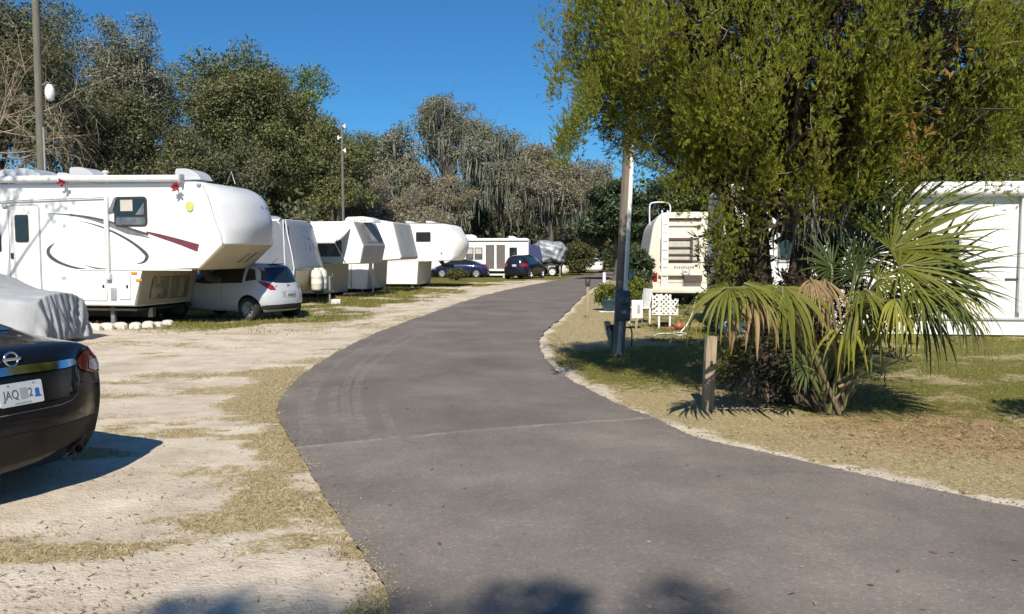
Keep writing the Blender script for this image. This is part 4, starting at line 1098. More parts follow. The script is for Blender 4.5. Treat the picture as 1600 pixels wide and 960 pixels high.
# --- big fifth wheel on the left
K1 = .965
O1 = (-9.2 * K1, 19.51 * K1)
def fifth_wheel_big():
    o = O1; W = 2.3; S = lambda px, py: side(px, py, o, AR)
    t = rv_thing('fifth_wheel_trailer', 'big white fifth wheel trailer with black swooshes and a maroon stripe, nearest of its row', 'camper trailer', o)
    prof = [(-9.2, .42), (0, .42), (.21, 1.33), (1.78, 1.33), (2.66, 1.95), (2.80, 2.45), (2.62, 3.12), (1.98, 3.44), (-9.2, 3.50)]
    prof = [(x * K1, (z - EYE) * K1 + EYE) for x, z in prof]
    bulge = lambda x, z: 0 if x < 1.6 else float(min(1, (x - 1.6) / .35) * np.interp(z, [1.3, 1.92, 2.45, 3.05, 3.4], [.08, .22, .42, .48, .12]))
    wallt = lambda x, z: 2 if (z < 1.935 and x > -.02 and z > .5) else (1 if x > 1.93 and 1.935 < z < 3.40 else 0)
    body, bv = shell(prof, [.04, .05, .05, .06, .03, .22, .30, .35, .04], W, bulge, [M['white'], M['cap'], M['tan']], 'body', t, .05, fm=wallt)
    # cap edge moulding
    edge_pts = [S(318, 289), S(328, 312), S(338, 345), S(346, 365), S(349, 381)]
    bm = B(); tube(bm, [(p[0] - .02, -.012, p[1]) for p in spline(edge_pts, 10)], .016, 6); obj('cap_moulding', bm, M['trim'], t)
    # door
    x0, z1 = S(14, 322); x1, _ = S(60, 322); z0 = .72
    d = plaque(t, 'door', rrect(x0, z0, x1, z1, .09), M['white2'], .022)
    bm = B()
    fr = rrect(x0 - .02, z0 - .02, x1 + .02, z1 + .02, .1, 5)
    tube(bm, [(p[0], -.012, p[1]) for p in fr + fr[:1]], .014, 6, cap=False); obj('door_frame', bm, M['trim'], d)
    wx0, wz1 = S(24, 336); wx1, wz0 = S(47, 379)
    plaque(d, 'door_window_frame', rrect(wx0, wz0, wx1, wz1, .06), M['black'], .012, -.022); plaque(d, 'door_window', rrect(wx0 + .04, wz0 + .04, wx1 - .04, wz1 - .04, .04), M['glass'], .006, -.034)
    bm = B(); hx, hz = S(21, 400); box(bm, (hx, -.035, hz), (.07, .03, .14), .01); obj('door_handle', bm, M['black'], d)
    # left window at the photo edge
    plaque(t, 'side_window', rrect(S(-24, 366)[0], S(0, 394)[1], S(2, 0)[0] if 0 else S(2, 366)[0], S(0, 366)[1], .05), M['glass'], .014)
    # long window with its shade over the swoosh
    ax, az1 = S(178, 308); bx, bz0 = S(231, 354)
    w = plaque(t, 'side_window', rrect(ax, bz0, bx, az1, .10), M['black'], .020)
    plaque(w, 'upper_pane', rrect(ax + .05, bz0 + .25, bx - .05, az1 - .05, .06), M['glass'], .005, -.020)
    plaque(w, 'lower_pane', rrect(ax + .05, bz0 + .04, bx - .05, bz0 + .21, .03), M['glassgrey'], .005, -.020)
    plaque(w, 'blind', [(ax + .18, bz0 + .36), (ax + .5, bz0 + .36), (ax + .5, bz0 + .62), (ax + .18, bz0 + .62)], M['curtain'], .003, -.0255)
    plaque(w, 'window_reflection', [(bx - .30, bz0 + .27), (bx - .07, bz0 + .27), (bx - .07, az1 - .14), (bx - .20, az1 - .30)], M['glassgrey'], .003, -.0255)
    bm = B(); slab(bm, [(S(170, 333)[0], S(170, 333)[1]), (S(178, 331)[0], S(178, 331)[1]), (S(183, 312)[0], S(183, 312)[1]), (S(180, 309)[0], S(180, 309)[1])], lambda u, v, q: (u, -.02 - q * .03, v)); obj('window_shade', bm, M['greydecal'], w)
    # decals
    def band(name, pxs, ws, mat, lift=.004):
        p = spline([S(*q) for q in pxs], 26); wv = np.interp(np.linspace(0, 1, 26), np.linspace(0, 1, len(ws)), ws)
        bm = B(); o_ = strip(p, list(wv)); n = len(p)
        slab(bm, o_, lambda u, v, q: (u, -q * lift, v)); obj(name, bm, mat, t, 0)
    band('black_swoosh', [(74, 334), (110, 336), (145, 342), (180, 353), (200, 361), (237, 373)], [.01, .04, .09, .15, .16, .005], M['greydecal'], .003)
    band('black_swoosh', [(80, 334), (125, 338), (165, 345), (195, 355), (232, 367)], [.005, .035, .05, .055, .06], M['blackdecal'], .005)
    band('maroon_stripe', [(229, 363), (250, 369), (280, 378), (310, 388)], [.04, .09, .13, .18], M['maroon'], .0055)
    band('black_arc', [(122, 345), (150, 352), (180, 364), (208, 380), (228, 397), (229, 404), (224, 410), (212, 413)], [.005, .03, .05, .06, .09, .09, .05, .005], M['blackdecal'], .0045)
    band('black_arc', [(86, 379), (76, 390), (78, 400), (92, 410), (115, 418), (140, 421)], [.005, .09, .10, .07, .05, .01], M['blackdecal'], .0045)
    band('black_arc', [(130, 414), (155, 420), (190, 422), (210, 422)], [.005, .04, .035, .01], M['blackdecal'], .0045)
    # lower trim line, storage doors, lamps
    xa, za = S(125, 423)
    bm = B(); box(bm, ((xa + 1.5) / 2, -.008, 1.34), (1.5 - xa, .018, .03), .004); obj('trim_strip', bm, M['alu'], t)
    for (pa, pb) in (((113, 425), (168, 470)), ((185, 428), (205, 468))):
        (qa, qb), (qc, qd) = S(*pa), S(*pb)
        c_ = plaque(t, 'storage_door', rrect(qa, qd, qc, qb, .05), M['white'], .016)
        bm = B(); f_ = rrect(qa, qd, qc, qb, .05); tube(bm, [(p[0], -.010, p[1]) for p in f_ + f_[:1]], .010, 5, cap=False); obj('door_trim', bm, M['trim'], c_)
        bm = B(); box(bm, (qc - .08, -.022, (qb + qd) / 2), (.05, .016, .08), .005); obj('latch', bm, M['black'], c_)
    bm = B(); lx, lz = S(178, 460); box(bm, (lx, -.008, lz), (.16, .018, .30), .01); obj('outlet_panel', bm, M['midgrey'], t)
    for p in ((210, 427), (222, 438)):
        bm = B(); lx, lz = S(*p); box(bm, (min(lx, .12), -.012, lz), (.16, .03, .06), .012); obj('marker_light', bm, M['orange'], t)
    # front face of the lower box: a door in the slanted panel
    q = patch(bv, rrect(.45, .62, 2.0, 1.16, .08), FRONT(), .008, M['tan'], 'front_storage_door', t, .2)
    f_ = rrect(.45, .62, 2.0, 1.16, .08, 3)
    for k in range(len(f_)): pass
    patch(bv, strip([f_[k] for k in range(len(f_))] + [f_[0]], .022), FRONT(), .011, M['seam'], 'door_seam', q, .5)
    # hatch on the slanted underside of the nose, pin box, nose lettering, clearance lamps
    q = patch(bv, [(1.15, 1.50), (1.22, 1.72), (1.66, 1.76), (1.62, 1.52)], FRONT(), .006, M['seam'], 'pin_box_hatch', t, .2)
    patch(bv, [(1.24, 1.56), (1.28, 1.69), (1.60, 1.72), (1.57, 1.58)], FRONT(), .010, M['tan'], 'hatch_panel', q, .2)
    bm = B(); tube(bm, [(1.05, W / 2, 1.36), (1.25, W / 2, 1.12), (1.5, W / 2, 1.06)], [.12, .10, .07], 8); obj('king_pin', bm, M['under'], t)
    for k in range(9):
        if k in (2,): continue
        u0 = 1.25 + k * .075
        patch(bv, [(u0, 2.80), (u0 + .012, 2.87), (u0 + .055, 2.87), (u0 + .045, 2.80)], FRONT(), .004, M['greydecal'], 'nose_lettering', t, .2)
    cx_, cz_ = S(297, 323)
    bm = B(); slab(bm, [(cx_ + .10 * math.cos(a), cz_ + .115 * math.sin(a)) for a in np.linspace(0, 2 * PI, 25)[:-1]], lambda u, v, q: (u, -q * .03, v)); obj('round_emblem', bm, M['limeyellow'], t)
    bm = B(); kx, kz = S(311, 289); box(bm, (kx, -.02, kz), (.10, .05, .07), .015); obj('clearance_lamp', bm, M['midgrey'], t)
    # awning: roll along the roof edge, lower rail, two arms
    bm = B(); tube(bm, [(-6.4, -.09, 3.46), (-3, -.10, 3.50), (S(287, 285)[0], -.09, 3.44)], .085, 12); a_ = obj('awning_roll', bm, M['alu'], t)
    for x in (-6.4, S(287, 285)[0]):
        bm = B(); box(bm, (x, -.09, 3.44), (.05, .2, .2), .02); obj('awning_bracket', bm, M['trim'], a_)
    ax_, azt = S(168, 307); _, azb = S(168, 432)
    bm = B(); box(bm, (ax_, -.045, (azt + azb) / 2), (.075, .07, azt - azb), .01); box(bm, (ax_ - .03, -.085, (azt + azb) / 2 + .3), (.04, .03, (azt - azb) * .55), .006); box(bm, (ax_, -.06, azb), (.13, .11, .16), .02); obj('awning_arm', bm, M['alu'], t)
    bm = B(); box(bm, (-6.2, -.045, 2.2), (.075, .07, 2.0), .01); obj('awning_arm', bm, M['alu'], t)
    bm = B(); tube(bm, [(-6.2, -.05, S(0, 315)[1]), (S(0, 315)[0], -.05, S(0, 315)[1]), (ax_, -.05, S(165, 309)[1])], .016, 6); obj('awning_rail', bm, M['trim'], t)
    # wall vent plates and the small porch lamp
    bm = B(); px_, pz_ = S(8, 322); box(bm, (px_, -.03, pz_), (.16, .06, .09), .03); obj('porch_light', bm, M['midgrey'], t)
    bm = B(); px_, pz_ = S(100, 434); box(bm, (px_, -.008, pz_), (.12, .016, .07), .005); obj('water_inlet', bm, M['trim'], t)
    # roof
    ac_unit(t, S(20, 278)[0] - .15, .75, 3.50, 1.25, .75, .32)
    vent(t, S(84, 278)[0], .65, 3.49, .50, .20); vent(t, S(120, 278)[0], .45, 3.49, .72, .30); vent(t, S(286, 278)[0], .45, 3.44, .66, .26)
    bm = B(); lathe(bm, [(.045, 0), (.045, .16), (.07, .17), (.07, .22), (0, .23)], 12, Matrix.Translation((S(147, 276)[0], .4, 3.49))); obj('vent_pipe', bm, M['alu'], t)
    bm = B(); x_ = S(318, 280)[0]; tube(bm, [(x_ - .12, 1.2, 3.43), (x_, 1.2, 3.72), (x_ + .1, 1.2, 3.42)], .012, 5); obj('antenna', bm, M['steel'], t)
    # below
    bm = B(); box(bm, (-4.4, .55, .30), (9.0, .12, .22), 0); box(bm, (-4.4, W - .55, .30), (9.0, .12, .22), 0); box(bm, (-4.5, W / 2, .39), (9.0, W - .1, .05), 0)
    for k in range(7): box(bm, (-8.2 + k * 1.3, W / 2, .32), (.1, 1.2, .14), 0)
    obj('chassis', bm, M['under'], t)
    for y in (.22, W - .22): leg(t, -.75, y, 0, .44, .05)
    for y in (.3, W - .3): leg(t, -8.6, y, 0, .44, .04)
    wheels_rv(t, -4.4, W)
    bm = B(); tube(bm, [(-1.62, -.12, .30), (-1.15, -.02, .02)], .028, 6); obj('stabiliser_bar', bm, M['alu'], t)
    bm = B(); box(bm, (-4.5, W - .25, .22), (8.8, .03, .40), 0); obj('skirt', bm, M['under'], t)  # dark sheet standing in for the black shade beneath the trailer
fifth_wheel_big()
b1 = bow(106, 287, O1, AR, 1); b1['label'] = 'red ribbon bow on the awning roll above the trailer door side, over the black swoosh'
b2 = bow(284, 294, O1, AR, 2); b2['label'] = 'red ribbon bow on the awning end next to the lime yellow disc'
# white edging blocks under it
def edging():
    pts = [(148, 516), (167, 515), (188, 514), (212, 514), (232, 512), (246, 511), (262, 508)]
    for k, p in enumerate(pts):
        g = G(*p)
        bm = B(); slab(bm, roundpoly([(-.16, -.02), (.16, -.02), (.16, .10), (.08, .15), (-.08, .15), (-.16, .10)], [0, 0, .03, .05, .05, .03]), lambda u, v, q: (u, -.05 + q * .10, v))
        s_ = obj('edging_block', bm, M['concrete'], None, 40); s_.location = g; s_.rotation_euler = (0, 0, R(-11) + .12 * math.sin(k * 2.1)); s_.scale = (1 if k < 3 else .8, 1, 1 if k < 5 else .8)
        tag(s_, 'scalloped white concrete edging block in the short row below the big fifth wheel', 'edging block', 'white edging blocks')
edging()

# --- grey travel trailer with a propane tank cover on its tongue
def travel_trailer():
    o = (-7.48, 26.5); W = 2.4; S = lambda px, py: side(px, py, o, AR)
    t = rv_thing('travel_trailer', 'grey travel trailer with cream propane tanks on its tongue, behind the white hatchback', 'camper trailer', o)
    prof = [(-7.5, .40), (-.05, .40), (.30, .62), (.42, 1.25), (.02, 2.74), (-.15, 2.88), (-7.5, 2.94)]
    bulge = lambda x, z: 0 if x < -.2 else .16
    body, bv = shell(prof, [.05, .1, .12, .1, .1, .06, .05], W, bulge, [M['grey'], M['white2'], M['tan']], 'body', t, .06, fm=lambda x, z: 1 if z > 2.86 else (2 if (z < 1.10 and x > -.1) else 0))
    p = [(.02, 2.80), (-.02, 2.70), (.20, 1.35), (.22, 1.20), (.08, .62), (-.08, .45)]
    bm = B(); tube(bm, [(q[0] - .05, -.006, q[1]) for q in [(-.02, 2.86), (.0, 2.0), (.02, 1.2), (-.02, .45)]], .022, 6); obj('corner_moulding', bm, M['alu'], t)
    bm = B(); tube(bm, [(q[0], .02, q[1]) for q in [(.0, 2.84), (.06, 2.4), (.20, 1.75), (.28, 1.25), (.20, .60), (.05, .42)]], .022, 6); obj('nose_moulding', bm, M['alu'], t)
    for k in range(6):
        z = 1.98 + .02 * math.sin(k * 2); u0 = .95 + k * .17
        patch(bv, [(u0, z - .12), (u0 + .05, z + (.22 if k == 0 else .10)), (u0 + .12, z + .10), (u0 + .10, z - .12)], FRONT(), .004, M['greydecal'], 'nose_lettering', t, .3)
    patch(bv, strip(spline([(.8, 2.35), (1.1, 2.30), (1.5, 2.22)], 6), .07), FRONT(), .004, M['greydecal'], 'nose_swoosh', t, .3)
    plaque(t, 'side_window', rrect(-3.2, 1.5, -2.0, 2.2, .08), M['glass'], .015)
    ac_unit(t, -1.3, 1.2, 2.92, .8, .7, .14)
    bm = B()
    for y in (.35, W - .35): tube(bm, [(-.1, y, .42), (.75, W / 2 + (y - W / 2) * .25, .42), (1.15, W / 2, .44)], .045, 6)
    obj('tongue', bm, M['under'], t)
    jm = B(); x_ = 1.0; tube(jm, [(x_, W / 2, .03), (x_, W / 2, .95)], .035, 8); lathe(jm, [(0, 0), (.12, 0), (.12, .02), (0, .02)], 14, Matrix.Translation((x_, W / 2, .02))); tube(jm, [(x_, W / 2, .92), (x_ + .16, W / 2 - .1, .96), (x_ + .16, W / 2 - .1, 1.06)], .014, 6); obj('tongue_jack', jm, M['steel'], t)
    for k, y in ((0, W / 2 - .20), (1, W / 2 + .20)):
        bm = B(); lathe(bm, [(0, .50), (.16, .50), (.185, .55), (.185, .70), (.19, .71), (.19, .74), (.185, .75), (.185, .92), (.19, .93), (.19, .96), (.185, .97), (.185, 1.08), (.15, 1.17), (.09, 1.18), (.09, 1.24), (0, 1.25)], 24, Matrix.Translation((.62, y, 0))); obj('propane_tank', bm, M['tank'], t)
    bm = B(); box(bm, (.62, W / 2, .48), (.5, .86, .05), .01); obj('tank_tray', bm, M['under'], t)
    bm = B(); box(bm, (-3.7, .5, .30), (7.2, .1, .18), 0); box(bm, (-3.7, W - .5, .30), (7.2, .1, .18), 0); obj('chassis', bm, M['under'], t)
    for y in (.25, W - .25): leg(t, -.5, y, 0, .42)
    wheels_rv(t, -3.6, W, .33)
    mt = Matrix.Translation((o[0], o[1], 0)) @ Matrix.Rotation(AR, 4, 'Z')
    c = thing('wheel_chock', 'pale concrete block on the grass under the grey trailer tongue jack', 'block', mt @ Vector((1.25, W / 2 - .02, 0)), AR + .2)
    bm = B(); box(bm, (0, 0, .08), (.32, .22, .18), .02); obj('block', bm, M['concrete'], c)
travel_trailer()

# --- three older fifth wheels beyond it
def fifth_small(label, o, L, top, nose, under_x, under_z, capmat, style, seed):
    W = 2.4
    t = rv_thing('fifth_wheel_trailer', label, 'camper trailer', o)
    xt, zt, xa, za, xb, zb = nose          # top, apex, bottom of the nose
    prof = [(-L, .16), (0, .16), (.05, under_z - .02), (xb, zb), (xa, za), (xt, zt), (-L, top)]
    rb = .45 if style == 'round' else .04
    bulge = (lambda x, z: 0 if x < xb - .3 else .45 * min(1, (x - xb + .3) / .6)) if style == 'round' else (lambda x, z: 0)
    capx = (xt + xb) / 2 - .35
    def fm(x, z):
        if x > -.03 and z < under_z - .03: return 2
        if x > capx and z < za + (.02 if style != 'round' else -9): return 2
        if style != 'round' and x > xt - .06 and z >= za - .02 and z < zt - .02: return 1
        return 0
    body, bv = shell(prof, [.04, .05, .05, rb * .6, rb, rb if style == 'round' else .08, .05], W, bulge, [M['white2'], capmat, M['ribgrey']], 'body', t, .04, fm=fm)
    bm = B(); box(bm, (-L / 2 + .2, -.006, under_z + .02), (L + .3, .014, .04), .004); obj('trim_strip', bm, M['trim'], t)
    wheels_rv(t, -L * .55, W, .34)
    bm = B(); box(bm, (-L / 2, .45, .12), (L - .1, .1, .2), 0); box(bm, (-L / 2, W - .45, .12), (L - .1, .1, .2), 0); obj('chassis', bm, M['under'], t)
    for y in (.22, W - .22): leg(t, -.35, y, 0, .2)
    return t, bv, W
O3 = (-7.3, 31.0)
def old_awning():
    S = lambda px, py: side(px, py, O3, AR)
    t, bv, W = fifth_small('white fifth wheel with a half lowered white awning and lettered grey nose', O3, 8.0, 2.98, (1.28, 2.98, 1.68, 2.06, 1.52, 1.34), 0, 1.34, M['nosegrey'], 'flat', 3)
    # ribs and lettering on the grey nose
    for z in (2.82, 2.72, 2.62): patch(bv, strip([(.06, z), (W - .06, z)], .03), FRONT(), .006, M['trim'], 'nose_rib', t, .5)
    for k in range(7):
        u0 = .55 + k * .21
        patch(bv, [(u0, 2.26), (u0, 2.50), (u0 + .05, 2.50), (u0 + .05, 2.40), (u0 + .10, 2.40), (u0 + .10, 2.50), (u0 + .14, 2.50), (u0 + .14, 2.26)], FRONT(), .005, M['alu'], 'nose_lettering', t, .5)
    patch(bv, strip([(.55, 2.18), (W - .4, 2.18)], .04), FRONT(), .005, M['greydecal'], 'nose_stripe', t, .5)
    # awning: sheet out from the wall with the roll at its lower edge; the wall behind lies in its shade
    bm = B(); n = 14; xs = (-3.6, S(548, 360)[0])
    z0, z1, y1 = S(520, 357)[1], S(505, 378)[1] - .04, -1.0
    for q in range(2):
        pass
    def sheet(u, v, q): return (u, -.03 + v * y1, z0 * (1 - v) + z1 * v - .10 * math.sin(v * PI) + q * .012)
    slab(bm, [(xs[0], 0), (xs[1], 0)] + [(xs[1] - .25 * f, f) for f in np.linspace(0, 1, 9)[1:]] + [(xs[0], f) for f in np.linspace(1, 0, 9)[:-1]], sheet)
    a = obj('awning_fabric', bm, M['white'], t, 50)
    bm = B(); tube(bm, [(xs[0], y1 - .03, z1), (xs[1] - .2, y1 - .03, z1)], .05, 10); obj('awning_roll', bm, M['alu'], a)
    for x in (xs[1] - .22,):
        bm = B(); tube(bm, [(x, y1 - .03, z1), (x, -.02, 1.36)], .022, 6); tube(bm, [(x, -.02, z0 - .02), (x, y1 - .03, z1)], .02, 6); obj('awning_arm', bm, M['trim'], t)
    x0_, zz_ = S(500, 394); plaque(t, 'side_window', rrect(x0_ - 1.2, 1.62, x0_ + .9, 2.25, .06), M['glassgrey'], .014)
    ac_unit(t, S(548, 345)[0], 1.3, 2.96, 1.2, .8, .24, mat=M['alu'])
old_awning()
O4 = (-6.37, 35.4)
def old_ribbed():
    S = lambda px, py: side(px, py, O4, AR)
    t, bv, W = fifth_small('white fifth wheel with a ribbed grey front, between the lettered nose and the rounded nose', O4, 8.5, 3.12, (1.20, 3.12, 1.58, 1.58, 1.50, 1.48), 0, 1.44, M['ribgrey'], 'flat', 4)
    for k in range(15): patch(bv, strip([(.05, 3.0 - k * .095), (W - .05, 3.0 - k * .095)], .025), FRONT(), .008, M['midgrey'], 'front_rib', t, .6)
    x0, z1 = S(530, 421); x1, z0 = S(543, 441)
    a = plaque(t, 'window_air_conditioner', rrect(x0, z0, x1, z1, .02), M['alu'], .18); plaque(a, 'grille', rrect(x0 + .04, (z0 + z1) / 2 + .05, x1 - .04, z1 - .05, .01), M['black'], .006, -.18)
    for p in ((549, 420, 549, 452), (558, 424, 574, 434)):
        q = S(p[0], p[1]); r_ = S(p[2], p[3])
    bm = B(); tube(bm, [(S(549, 0)[0] if 0 else S(549, 420)[0], -.03, 1.30), (S(549, 420)[0], -.03, .15)], .02, 6); obj('drain_pipe', bm, M['trim'], t)
    for pa, pb in (((556, 420), (568, 430)), ((556, 434), (572, 452))):
        (a0, b0), (a1, b1) = S(*pa), S(*pb)
        plaque(t, 'storage_door', rrect(a0, b1, a1, b0, .02), M['white'], .02)
    # corner post standing free by the front
    bm = B(); tube(bm, [(S(583, 415)[0], -.02, 1.35), (S(583, 415)[0], -.02, .02)], .035, 8); obj('landing_leg', bm, M['alu'], t)
    ac_unit(t, .2, 1.2, 3.10, 1.0, .8, .14, mat=M['alu'])
    vent(t, -1.2, 1.0, 3.1, .5, .14)
old_ribbed()
O5 = (-4.85, 41.0)
def old_round():
    S = lambda px, py: side(px, py, O5, AR)
    t, bv, W = fifth_small('white fifth wheel with a bulbous rounded nose and one dark window', O5, 8.5, 3.36, (1.7, 3.26, 2.45, 2.30, 2.05, 1.40), 0, 1.36, M['white'], 'round', 5)
    a, b = S(650, 363), S(673, 378)
    plaque(t, 'side_window', rrect(a[0], b[1], b[0], a[1], .04), M['glass'], .02)
    patch(bv, strip([(.1, 1.98), (W - .1, 1.98)], .05), FRONT(), .006, M['trim'], 'nose_stripe', t, .3)
    bm = B(); lathe(bm, [(0, 0), (.04, 0), (.04, .03), (0, .03)], 10, Matrix.Translation((S(690, 396)[0], 0, S(690, 396)[1])) @ Matrix.Rotation(PI / 2, 4, 'X')); obj('marker_light', bm, M['black'], t)
    bm = B(); tube(bm, [(.9, W / 2, 1.40), (1.1, W / 2, 1.12), (1.6, W / 2, 1.08)], [.13, .11, .08], 8); obj('king_pin', bm, M['under'], t)
    for x in (-.6, .5): vent(t, x, 1.0, 3.34, .5, .10)
old_round()

# --- white park trailer far off, with a sliding door
def park_trailer():
    o = at(826, 437, 60.0); o = (o.x, 60.0); ang = R(-4)
    S = lambda px, py: side(px, py, o, ang)
    t = rv_thing('park_trailer', 'flat sided white park trailer with a dark sliding door and twin sash windows', 'park trailer', o, ang)
    L, W, H = 10.5, 2.9, 2.92
    prof = [(-L, .45), (0, .45), (0, H - .12), (-.12, H), (-L + .1, H), (-L, H - .1)]
    shell(prof, [.02] * 6, W, lambda x, z: 0, [M['white2']], 'body', t, .03)
    bm = B(); box(bm, (-L / 2, -.06, H - .14), (L - .1, .12, .12), .02); obj('awning_roll', bm, M['alu'], t)
    def sash(p, q):
        (a, b), (c, d) = S(*p), S(*q)
        w = plaque(t, 'window', rrect(a, d, c, b, .02), M['brownframe'], .02)
        m_ = (b + d) / 2 - .05
        plaque(w, 'upper_pane', [(a + .07, m_ + .03), (c - .07, m_ + .03), (c - .07, b - .07), (a + .07, b - .07)], M['curtain'], .006, -.02)
        plaque(w, 'lower_pane', [(a + .07, d + .06), (c - .07, d + .06), (c - .07, m_ - .04), (a + .07, m_ - .04)], M['glassgrey'], .006, -.02)
    sash((728, 387), (740, 406)); sash((741.5, 387), (754, 406))
    (a, b), (c, d) = S(759, 383), S(789, 420)
    s_ = plaque(t, 'sliding_door', [(a, d), (c, d), (c, b), (a, b)], M['brownframe'], .02)
    m_ = (a + c) / 2
    plaque(s_, 'door_panel', [(a + .05, d + .05), (m_ - .10, d + .05), (m_ - .10, b - .06), (a + .05, b - .06)], M['screen'], .006, -.02); plaque(s_, 'door_panel', [(m_ + .12, d + .05), (c - .05, d + .05), (c - .05, b - .06), (m_ + .12, b - .06)], M['screen'], .006, -.02)
    plaque(s_, 'door_stile', [(m_ - .08, d), (m_ + .09, d), (m_ + .09, b), (m_ - .08, b)], M['white'], .012, -.02)
    (a, b), (c, d) = S(796, 387), S(808, 407); plaque(t, 'window', [(a, d), (c, d), (c, b), (a, b)], M['glass'], .02)
    ac_unit(t, S(732, 374)[0], 1.4, H - .01, 1.0, .8, .32, mat=M['alu']); vent(t, S(800, 374)[0], 1.2, H - .01, .7, .2)
    bm = B(); box(bm, (S(774, 420)[0], -.45, .20), (1.8, .9, .12), .02); box(bm, (S(774, 420)[0] - .7, -.45, .07), (.12, .8, .16), 0); box(bm, (S(774, 420)[0] + .7, -.45, .07), (.12, .8, .16), 0); obj('door_step', bm, M['alu'], t)
    bm = B(); box(bm, (-L / 2, W / 2, .36), (L - .4, W - .4, .2), 0); obj('chassis', bm, M['under'], t)
    for x in (-L + 1, -L / 2, -1):
        for y in (.4, W - .4): leg(t, x, y, 0, .42, .08)
park_trailer()

# --- a boat trailer under a crumpled silver tarp, with a blue tarp over its left end
def tarped():
    Y = 63.0; a = at(834, 420, Y); b = at(883, 420, Y)
    L = (b.x - a.x)
    t = thing('tarp_covered_camper', 'camper wrapped in a crumpled shiny silver tarp past the plum black SUV', 'camper trailer', ((a.x + b.x) / 2, Y, 0), R(-8))
    rng = np.random.default_rng(2)
    bm = B(); bmesh.ops.create_icosphere(bm, subdivisions=5, radius=1)
    for v in bm.verts:
        p = v.co; d = p.normalized()
        q = Vector((math.copysign(abs(d.x) ** .55, d.x) * L * .52, math.copysign(abs(d.y) ** .5, d.y) * 1.2, math.copysign(abs(d.z) ** .6, d.z) * .86))
        n = math.sin(q.x * 5 + q.z * 4) * .04 + math.sin(q.x * 11 - q.z * 7 + q.y * 6) * .03 + math.sin(q.z * 13 + q.x * 3) * .03
        q = q + d * n * 1.4
        q.z += .0 - .16 * max(0, q.x / L) * 2
        v.co = q + Vector((0, 0, 1.93))
    obj('silver_tarp', bm, M['silvertarp'], t, 60)
    bm = B(); box(bm, (0, 0, .95), (L * .85, 1.6, .25), .03); obj('chassis', bm, M['under'], t)
    for x in (-.6, .3):
        for y in (-.8, .8): wheel(t, x, y, .36, .22, M['alu'], 6)
    for y in (-.7, .7): leg(t, L * .36, y, 0, .9, .05)
    bl = at(833, 395, Y - 1.4)
    u = thing('tarp', 'dark blue tarp hung over the near end of the silver wrapped camper', 'tarp', (bl.x - .05, Y - 1.45, 0))
    bm = B(); n = 12
    pts = [(-.75, .6), (.62, .7), (.75, 1.6), (.55, 2.35), (-.1, 2.5), (-.7, 2.3)]
    slab(bm, roundpoly(pts, .15), lambda a_, b_, q: (a_, .10 * math.sin(a_ * 6 + b_ * 3) + q * .08, b_)); obj('cloth', bm, M['bluetarp'], u, 60)
    bm = B()
    for x in (-.6, .55): tube(bm, [(x, .1, 0), (x, .1, 2.2)], .03, 6)
    obj('frame', bm, M['steel'], u)
tarped()

